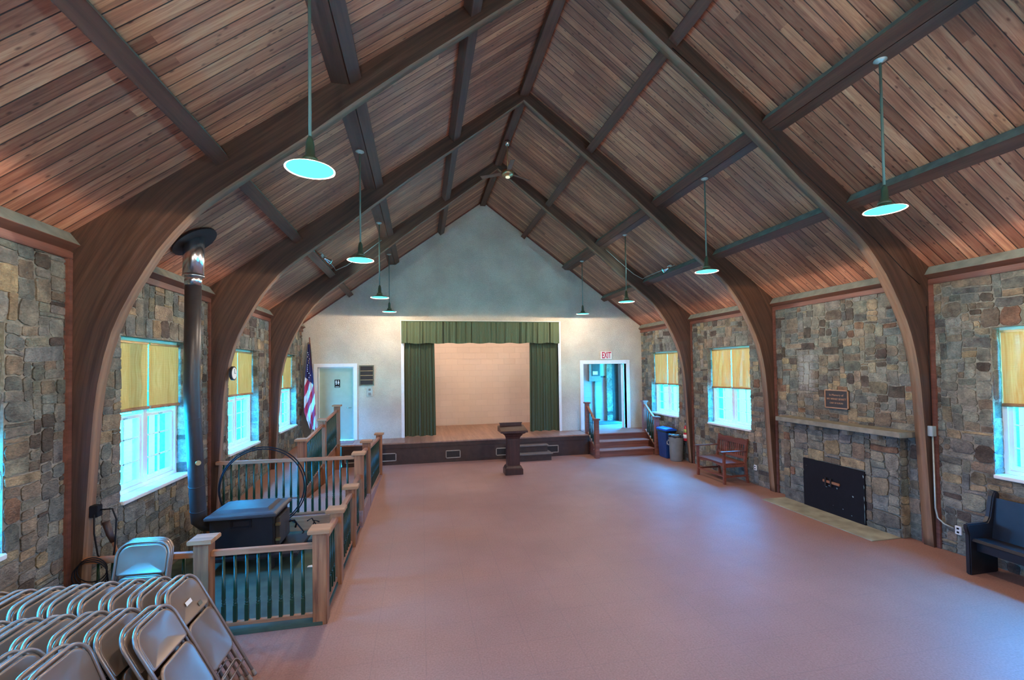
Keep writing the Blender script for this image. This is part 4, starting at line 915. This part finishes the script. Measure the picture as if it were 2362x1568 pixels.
# ---------------------------------------------------------------- small wall things
t = thing('wall_clock', 'round white faced clock hung on the inner edge of the middle arch', 'clock', (-4.755, 7.79, 2.505))
def disc(name, r, x0, x1, mat, parent, n=28):
    b = B(); b.prism([(r*math.cos(a*2*PI/n), r*math.sin(a*2*PI/n)) for a in range(n)], x0, x1, 'x'); return b.go(name, mat, parent, 0.002)
disc('case', 0.11, 0.0, 0.035, 'iron', t); disc('face', 0.092, 0.035, 0.038, 'paper', t)
B().box(0.038, 0.041, -0.004, 0.004, 0, 0.07).box(0.038, 0.041, 0, 0.05, -0.004, 0.004).go('clock_hands', 'black', t)
for i, (x, y, z, sg, lb) in enumerate(((W-0.02, 8.32, 0.36, 1, 'white double outlet on the stone wall right of the wooden bench'), (W-0.02, 4.66, 0.32, 1, 'white double outlet on the stone wall beside the black pew'))):
    t = thing('wall_outlet', lb, 'outlet', (x, y, z), 'white wall outlets')
    B().box(-0.015, 0.01, -0.035, 0.035, -0.055, 0.055).go('cover_plate', 'white', t, 0.004)
    b = B()
    for q in (-0.024, 0.024): b.box(-0.017, -0.014, -0.014, 0.014, q-0.012, q+0.012)
    b.go('sockets', 'black', t)
t = thing('surface_conduit', 'pale metal conduit with a switch box running down beside the nearest arch foot', 'conduit', (0, 0, 0))
B().box(4.93, 5.0, 4.855, 4.92, 1.52, 1.66).go('switch_box', 'steel', t, 0.004); B().tube([(4.985, 4.895, 1.52), (4.985, 4.89, 0.55), (4.99, 4.87, 0.42), (5.0, 4.80, 0.36), (5.01, 4.70, 0.335)], 0.011, 8).go('conduit_pipe', 'steel', t)
B().tube([(4.985, 4.90, 1.66), (4.97, 4.905, 3.3)], 0.004, 6).go('cable', 'black', t)
b = B(); pts = []
for x, z in ((1.2, 6.42), (2.0, 5.86), (2.9, 5.12), (3.6, 4.60), (4.2, 4.15), (4.6, 3.8), (4.88, 3.6)): pts.append((x, ARCH[1]-0.006, z))
tag(B().tube(pts, 0.005, 6).go('cable', 'iron'), 'thin dark cable stapled along the face of the nearest arch', 'cable')
t = thing('plug_adapter', 'black plug adapter box with a hanging cord on the nearest arch foot', 'plug', (-4.885, 4.99, 1.235))
B().box(-0.03, 0.04, -0.03, 0.05, -0.06, 0.05).go('adapter', 'black', t, 0.006)
B().tube([(0.02, -0.035, -0.03), (0.03, -0.05, -0.2), (0.06, -0.05, -0.4), (0.12, -0.04, -0.5), (0.15, -0.04, -0.75), (0.10, -0.04, -1.0)], 0.007, 6).tube([(0.04, 0.02, 0.0), (0.13, 0.03, 0.0), (0.17, 0.02, -0.1), (0.17, 0.0, -0.35), (0.155, -0.02, -0.55)], 0.007, 6).go('cord', 'black', t)
b = B()
for k_ in range(3):
    c = Vector((-4.82, 4.86-0.015*k_, 0.73-0.02*k_)); b.tube([c+Vector(((0.12+0.01*k_)*math.cos(a), 0, (0.11+0.008*k_)*math.sin(a))) for a in [i*2*PI/24 for i in range(24)]], 0.005, 6, closed=True)
tag(b.go('cord_coil', 'black'), 'small coil of thin black cord hung on the end of the left rail', 'cord')
t = thing('broom', 'wooden handled broom leaning upside down on the rail by the nearest arch', 'broom', (0, 0, 0))
B().tube([(-4.45, 4.99, 0.04), (-4.76, 5.01, 0.98)], 0.014, 8).go('handle', 'fir_z', t); B().tube([(-4.74, 5.01, 0.92), (-4.77, 5.01, 1.0), (-4.80, 5.01, 1.12)], [0.02, 0.028, 0.034], 8).go('brush_head', 'stageface', t)
# fire extinguisher
t = thing('fire_extinguisher', 'red fire extinguisher hanging beside the farthest right arch foot', 'fire extinguisher', (4.97, 10.745, 0.55))
B().lathe([(0.055, 0), (0.07, 0.015), (0.07, 0.33), (0.055, 0.375), (0.025, 0.40)], n=20).go('cylinder', 'red', t)
B().lathe([(0.0715, 0.22), (0.0715, 0.31)], n=20).go('upper_label', 'yellowgreen', t); B().lathe([(0.0715, 0.07), (0.0715, 0.17)], n=20).go('lower_label', 'paper', t)
B().tube([(0, 0, 0.39), (0, 0, 0.44)], 0.018, 8).box(-0.02, 0.05, -0.01, 0.01, 0.44, 0.47).go('valve', 'steel', t); B().tube([(-0.01, 0, 0.43), (-0.06, -0.02, 0.42), (-0.085, -0.03, 0.32), (-0.08, -0.03, 0.2)], 0.008, 6).go('hose', 'greybin', t)
B().box(0.05, 0.115, -0.02, 0.02, 0.1, 0.36).go('wall_bracket', 'steel', t)
# bins
t = thing('recycling_bin', 'slim blue recycling bin with bright blue lid beside the exit stairs', 'bin', (4.80, 11.43, 0))
b = B(); r = [(0.12, 0.20, 0), (0.145, 0.25, 0.70), (0.15, 0.255, 0.72)]
vs = [[b.bm.verts.new(p) for p in ((-a, -c, z), (a, -c, z), (a, c, z), (-a, c, z))] for a, c, z in r]
for A, Bq in zip(vs, vs[1:]):
    for k in range(4): b.bm.faces.new((A[k], A[(k+1) % 4], Bq[(k+1) % 4], Bq[k]))
b.bm.faces.new(vs[0][::-1]); b.bm.faces.new(vs[-1]); b.go('bin_body', 'bluebin', t, 0.02)
b = B(); b.box(-0.165, 0.165, -0.27, 0.27, 0.70, 0.755); b.go('bin_liner', 'bag', t, 0.02)
b = B(); b.prism([(-0.17, 0.755), (0.17, 0.755), (0.17, 0.79), (0.05, 0.83), (-0.17, 0.80)], -0.27, 0.27, 'y'); b.go('bin_lid', 'bluelid', t, 0.012)
b = B()
for q in range(3):
    a0 = q*2*PI/3+0.25; pts = []
    for a, rad in [(a0+i*0.26, 0.075) for i in range(6)]+[(a0+1.55, 0.09), (a0+1.75, 0.055), (a0+1.45, 0.03)]+[(a0+(5-i)*0.26, 0.045) for i in range(1, 6)]: pts.append((rad*0.85*math.cos(a), 0.40+rad*math.sin(a)))
    b.prism([(p[0]*0.8-0.03, p[1]) for p in pts], 0.0, 0.003, 'y')
o = b.go('recycling_symbol', 'paper', t); o.location = (-0.055, -0.213, 0.05); o.rotation_euler = (0.069, 0, 0)
t = thing('trash_can', 'round grey trash can lined with a black bag in front of the blue bin', 'trash can', (4.80, 10.95, 0))
B().lathe([(0.155, 0), (0.16, 0.02), (0.19, 0.66), (0.197, 0.68), (0.18, 0.69)], n=32).go('can_body', 'greybin', t)
b = B(); rn = random.Random(2); prof = [(0.195, 0.63), (0.201, 0.66), (0.203, 0.70), (0.17, 0.712), (0.16, 0.62), (0.02, 0.60)]; rings = []
for r, z in prof: rings.append([b.bm.verts.new(((r+rn.uniform(-0.004, 0.004))*math.cos(2*PI*k/32), (r+rn.uniform(-0.004, 0.004))*math.sin(2*PI*k/32), z+rn.uniform(-0.012, 0.012))) for k in range(32)])
for A, Bq in zip(rings, rings[1:]):
    for k in range(32): b.bm.faces.new((A[k], A[(k+1) % 32], Bq[(k+1) % 32], Bq[k])).smooth = True
b.bm.faces.new(rings[-1]); b.go('trash_bag', 'bag', t)
# bench
t = thing('wooden_bench', 'red brown slatted wooden bench with arms under the right wall window', 'bench', (0, 0, 0))
X0, X1, Y0, Y1 = 4.40, 4.93, 8.50, 9.42
B().box(X0+0.02, X1, Y0-0.01, Y1+0.01, 0.415, 0.44).go('seat', 'benchwood', t, 0.008)
b = B(); b.prism([(Y0, 0.41), (Y1, 0.41), (Y1, 0.34)]+[(Y1-0.05-(Y1-Y0-0.1)*k/10, 0.36-0.0+0.035*math.sin(k*PI/10)**2) for k in range(11)]+[(Y0, 0.34)], X0+0.03, X0+0.055, 'x'); b.go('apron', 'benchwood', t)
for yy in (Y0, Y1):
    B().box(X0, X0+0.05, yy-0.025, yy+0.025, 0, 0.67).go('front_leg', 'benchwood', t, 0.004)
    b = B(); b.prism([(X1-0.03, 0.42), (X1+0.02, 0.42), (X1+0.085, 0.93), (X1+0.05, 0.94)], yy-0.022, yy+0.022); b.prism([(X1-0.03, 0.42), (X1+0.02, 0.42), (X1+0.08, 0), (X1+0.035, 0)], yy-0.022, yy+0.022); b.go('back_leg', 'benchwood', t)
    b = B(); b.prism([(X0-0.05, 0.668), (X1+0.04, 0.672), (X1+0.04, 0.69), (X0-0.05, 0.69)], yy-0.04, yy+0.04); b.go('armrest', 'benchwood', t, 0.005)
    B().box(X0+0.02, X1+0.03, yy-0.012, yy+0.012, 0.14, 0.175).go('side_stretcher', 'benchwood', t)
    B().box(X0+0.03, X1, yy-0.012, yy+0.012, 0.35, 0.41).go('side_rail', 'benchwood', t)
B().box(X0+0.015, X0+0.035, Y0, Y1, 0.145, 0.175).go('front_stretcher', 'benchwood', t)
rot = Matrix.Rotation(0.13, 3, 'Y')
b = B(); pts = [(Y0, 0.80)]+[(Y0+(Y1-Y0)*k/16, 0.90+0.025*abs(math.sin(k*PI/16*2.5))) for k in range(17)]+[(Y1, 0.80)]
b.prism(pts, X1+0.035, X1+0.058, 'x'); b.box(X1+0.0, X1+0.025, Y0, Y1, 0.50, 0.56)
b.go('back_rail', 'benchwood', t)
for k in range(14):
    yy = Y0+0.05+(Y1-Y0-0.1)*k/13; wd = 0.05 if k in (3, 4, 9, 10) else 0.022
    b = B(); b.prism([(X1+0.005, 0.55), (X1+0.018, 0.55), (X1+0.052, 0.81), (X1+0.04, 0.81)], yy-wd/2, yy+wd/2); b.go('back_slat', 'benchwood', t)
# pew
t = thing('black_pew', 'long black painted church pew along the right wall', 'pew', (0, 0, 0))
endp = [(4.50, 0), (4.93, 0), (4.93, 0.35), (4.99, 0.93), (4.955, 0.965), (4.90, 0.955), (4.875, 0.90), (4.82, 0.66), (4.78, 0.60), (4.50, 0.60), (4.475, 0.585), (4.475, 0.545), (4.50, 0.47)]
for yy in (4.185, 2.0): b = B(); b.prism(endp, yy, yy+0.055, 'y'); b.go('end_panel', 'pewpaint', t, 0.012)
b = B(); b.prism([(4.52, 0.40), (4.54, 0.435), (4.85, 0.41), (4.86, 0.385)], 2.055, 4.185, 'y'); b.go('seat', 'pewpaint', t, 0.006)
b = B(); b.prism([(4.83, 0.38), (4.86, 0.38), (4.945, 0.88), (4.91, 0.885)], 2.055, 4.185, 'y'); b.go('backrest', 'pewpaint', t, 0.004)
B().box(4.60, 4.63, 2.055, 4.185, 0.28, 0.40).go('front_rail', 'pewpaint', t)
# ---------------------------------------------------------------- folding chairs
def chair_meshes():
    out = {}
    def arc(hw, top, r, z0=0.0, y=0.0, n=6):
        pts = [(-hw, y, z0)]
        for k in range(n+1): a = PI-k*PI/2/n; pts.append((-hw+r+r*math.cos(a), y, top-r+r*math.sin(a)))
        for k in range(n+1): a = PI/2-k*PI/2/n; pts.append((hw-r+r*math.cos(a), y, top-r+r*math.sin(a)))
        pts.append((hw, y, z0)); return pts
    out['tube_frame'] = (B().tube(arc(0.218, 0.995, 0.115, 0.03), 0.0115, 8), 'chairtube')
    b = B(); rows = []; hw = 0.198
    def panel(b, z0, z1, hw, r, bulge, rt_, y0):
        # rounded rectangle dished panel
        pts = []
        for (cx, cz, a0) in ((hw-r, z1-r, 0), (-hw+r, z1-r, PI/2), (-hw+rt_, z0+rt_, PI), (hw-rt_, z0+rt_, 1.5*PI)):
            q = r if cz > (z0+z1)/2 else rt_
            for k in range(6): a = a0+k*PI/10; pts.append((cx+q*math.cos(a), cz+q*math.sin(a)))
        cz = (z0+z1)/2; rings = []
        for f, y in ((1.0, y0+0.008), (1.0, y0), (0.965, y0-0.005), (0.90, y0-0.003), (0.6, y0-0.003+bulge*0.6), (0.25, y0-0.003+bulge)):
            rings.append([b.bm.verts.new((x*f, y, cz+(z-cz)*f)) for x, z in pts])
        N = len(pts)
        for A, Bq in zip(rings, rings[1:]):
            for k in range(N): b.bm.faces.new((A[k], A[(k+1) % N], Bq[(k+1) % N], Bq[k])).smooth = True
        b.bm.faces.new(rings[-1]).smooth = True; b.bm.faces.new(rings[0][::-1])
        return b
    out['backrest'] = (panel(B(), 0.715, 0.972, 0.203, 0.095, 0.010, 0.02, 0.0), 'chairmetal')
    out['seat'] = (panel(B(), 0.315, 0.70, 0.188, 0.07, 0.006, 0.06, -0.008), 'chairmetal')
    for i, q in enumerate((-1, 1)): out['rear_leg.%d' % i] = (B().tube([(q*0.165, 0.016, 0.03), (q*0.175, 0.016, 0.5), (q*0.19, 0.012, 0.62)], 0.0105, 8), 'chairtube')
    out['stretcher'] = (B().tube(arc(0.16, 0.235, 0.06, 0.12, 0.006), 0.006, 6), 'chairtube')
    out['crossbar'] = (B().tube([(-0.215, 0.0, 0.17), (0.215, 0.0, 0.17)], 0.006, 6), 'chairtube')
    for i, (x, y) in enumerate(((-0.218, 0), (0.218, 0), (-0.165, 0.016), (0.165, 0.016))): out['foot_cap.%d' % i] = (B().lathe([(0.014, 0.0), (0.016, 0.006), (0.0135, 0.05)], (x, y, 0), 8), 'rubber')
    res = []
    for k, (b, mt) in out.items():
        bmesh.ops.recalc_face_normals(b.bm, faces=b.bm.faces); me = bpy.data.meshes.new(k.split('.')[0]); b.bm.to_mesh(me); b.bm.free(); me.materials.append(MATS[mt]); res.append((k.split('.')[0], me))
    return res
CM = chair_meshes()
def chair(mat, label, group):
    t = thing('folding_chair', label, 'chair', group=group); t.matrix_world = mat
    for nm, me in CM:
        o = bpy.data.objects.new(nm, me); col.objects.link(o); o.parent = t
    return t
def pose(foot, lean, yawz):
    # local z = up along chair, local -y = front normal, local x = width
    return Matrix.Translation(foot) @ Matrix.Rotation(yawz, 4, 'Z') @ Matrix.Rotation(-lean, 4, 'X') @ Matrix.Scale(1.03, 4)
ORD = ['first', 'second', 'third', 'fourth', 'fifth', 'sixth', 'seventh', 'eighth', 'ninth', 'tenth', 'eleventh', 'twelfth', 'thirteenth', 'fourteenth', 'fifteenth', 'sixteenth', 'seventeenth', 'eighteenth', 'nineteenth', 'twentieth']
def leanrow(xf, yc, n, lean, name, grp, seed, gaps=(0.056, 0.098)):
    rn = random.Random(seed); x = xf
    for i in range(n):
        ln = lean+rn.uniform(-0.012, 0.012)*0; dy = rn.uniform(-0.003, 0.003)
        lb = 'tan metal folding chair, %s from the right end of the %s' % (ORD[i], name)
        c = chair(pose((x, yc+dy, 0.002), ln, PI/2), lb, grp)
        if i == 0 and seed == 21:
            o = B().box(-0.05, 0.03, -0.0045, -0.003, 0.815, 0.845).go('white_sticker', 'paper', c); tag(B().box(0.07, 0.12, -0.0045, -0.003, 0.745, 0.775).go('maker_badge', 'olive', c), 'small oval badge')
        x -= gaps[0] if i % 2 == 0 else gaps[1]
        if rn.random() < 0.25: x -= 0.012
leanrow(-3.225, 3.942, 15, 0.477, 'rear leaning row of chairs', 'rear row of leaning folding chairs', 21, (0.058, 0.118))
leanrow(-3.16, 3.455, 14, 0.477, 'middle leaning row of chairs', 'middle row of leaning folding chairs', 22, (0.058, 0.125))
leanrow(-3.48, 2.965, 6, 0.36, 'front leaning row of chairs', 'front row of leaning folding chairs', 23, (0.058, 0.17))
for i in range(3):
    c = chair(Matrix.Translation((-4.37-0.006*i, 4.565+0.042*i, 0.002)) @ Matrix.Rotation(-0.05, 4, 'Z') @ Matrix.Rotation(-0.225, 4, 'X'), 'tan folding chair propped upright against the left rail, %s of the three' % ['front', 'middle', 'back'][i], 'upright folding chairs against the rail')
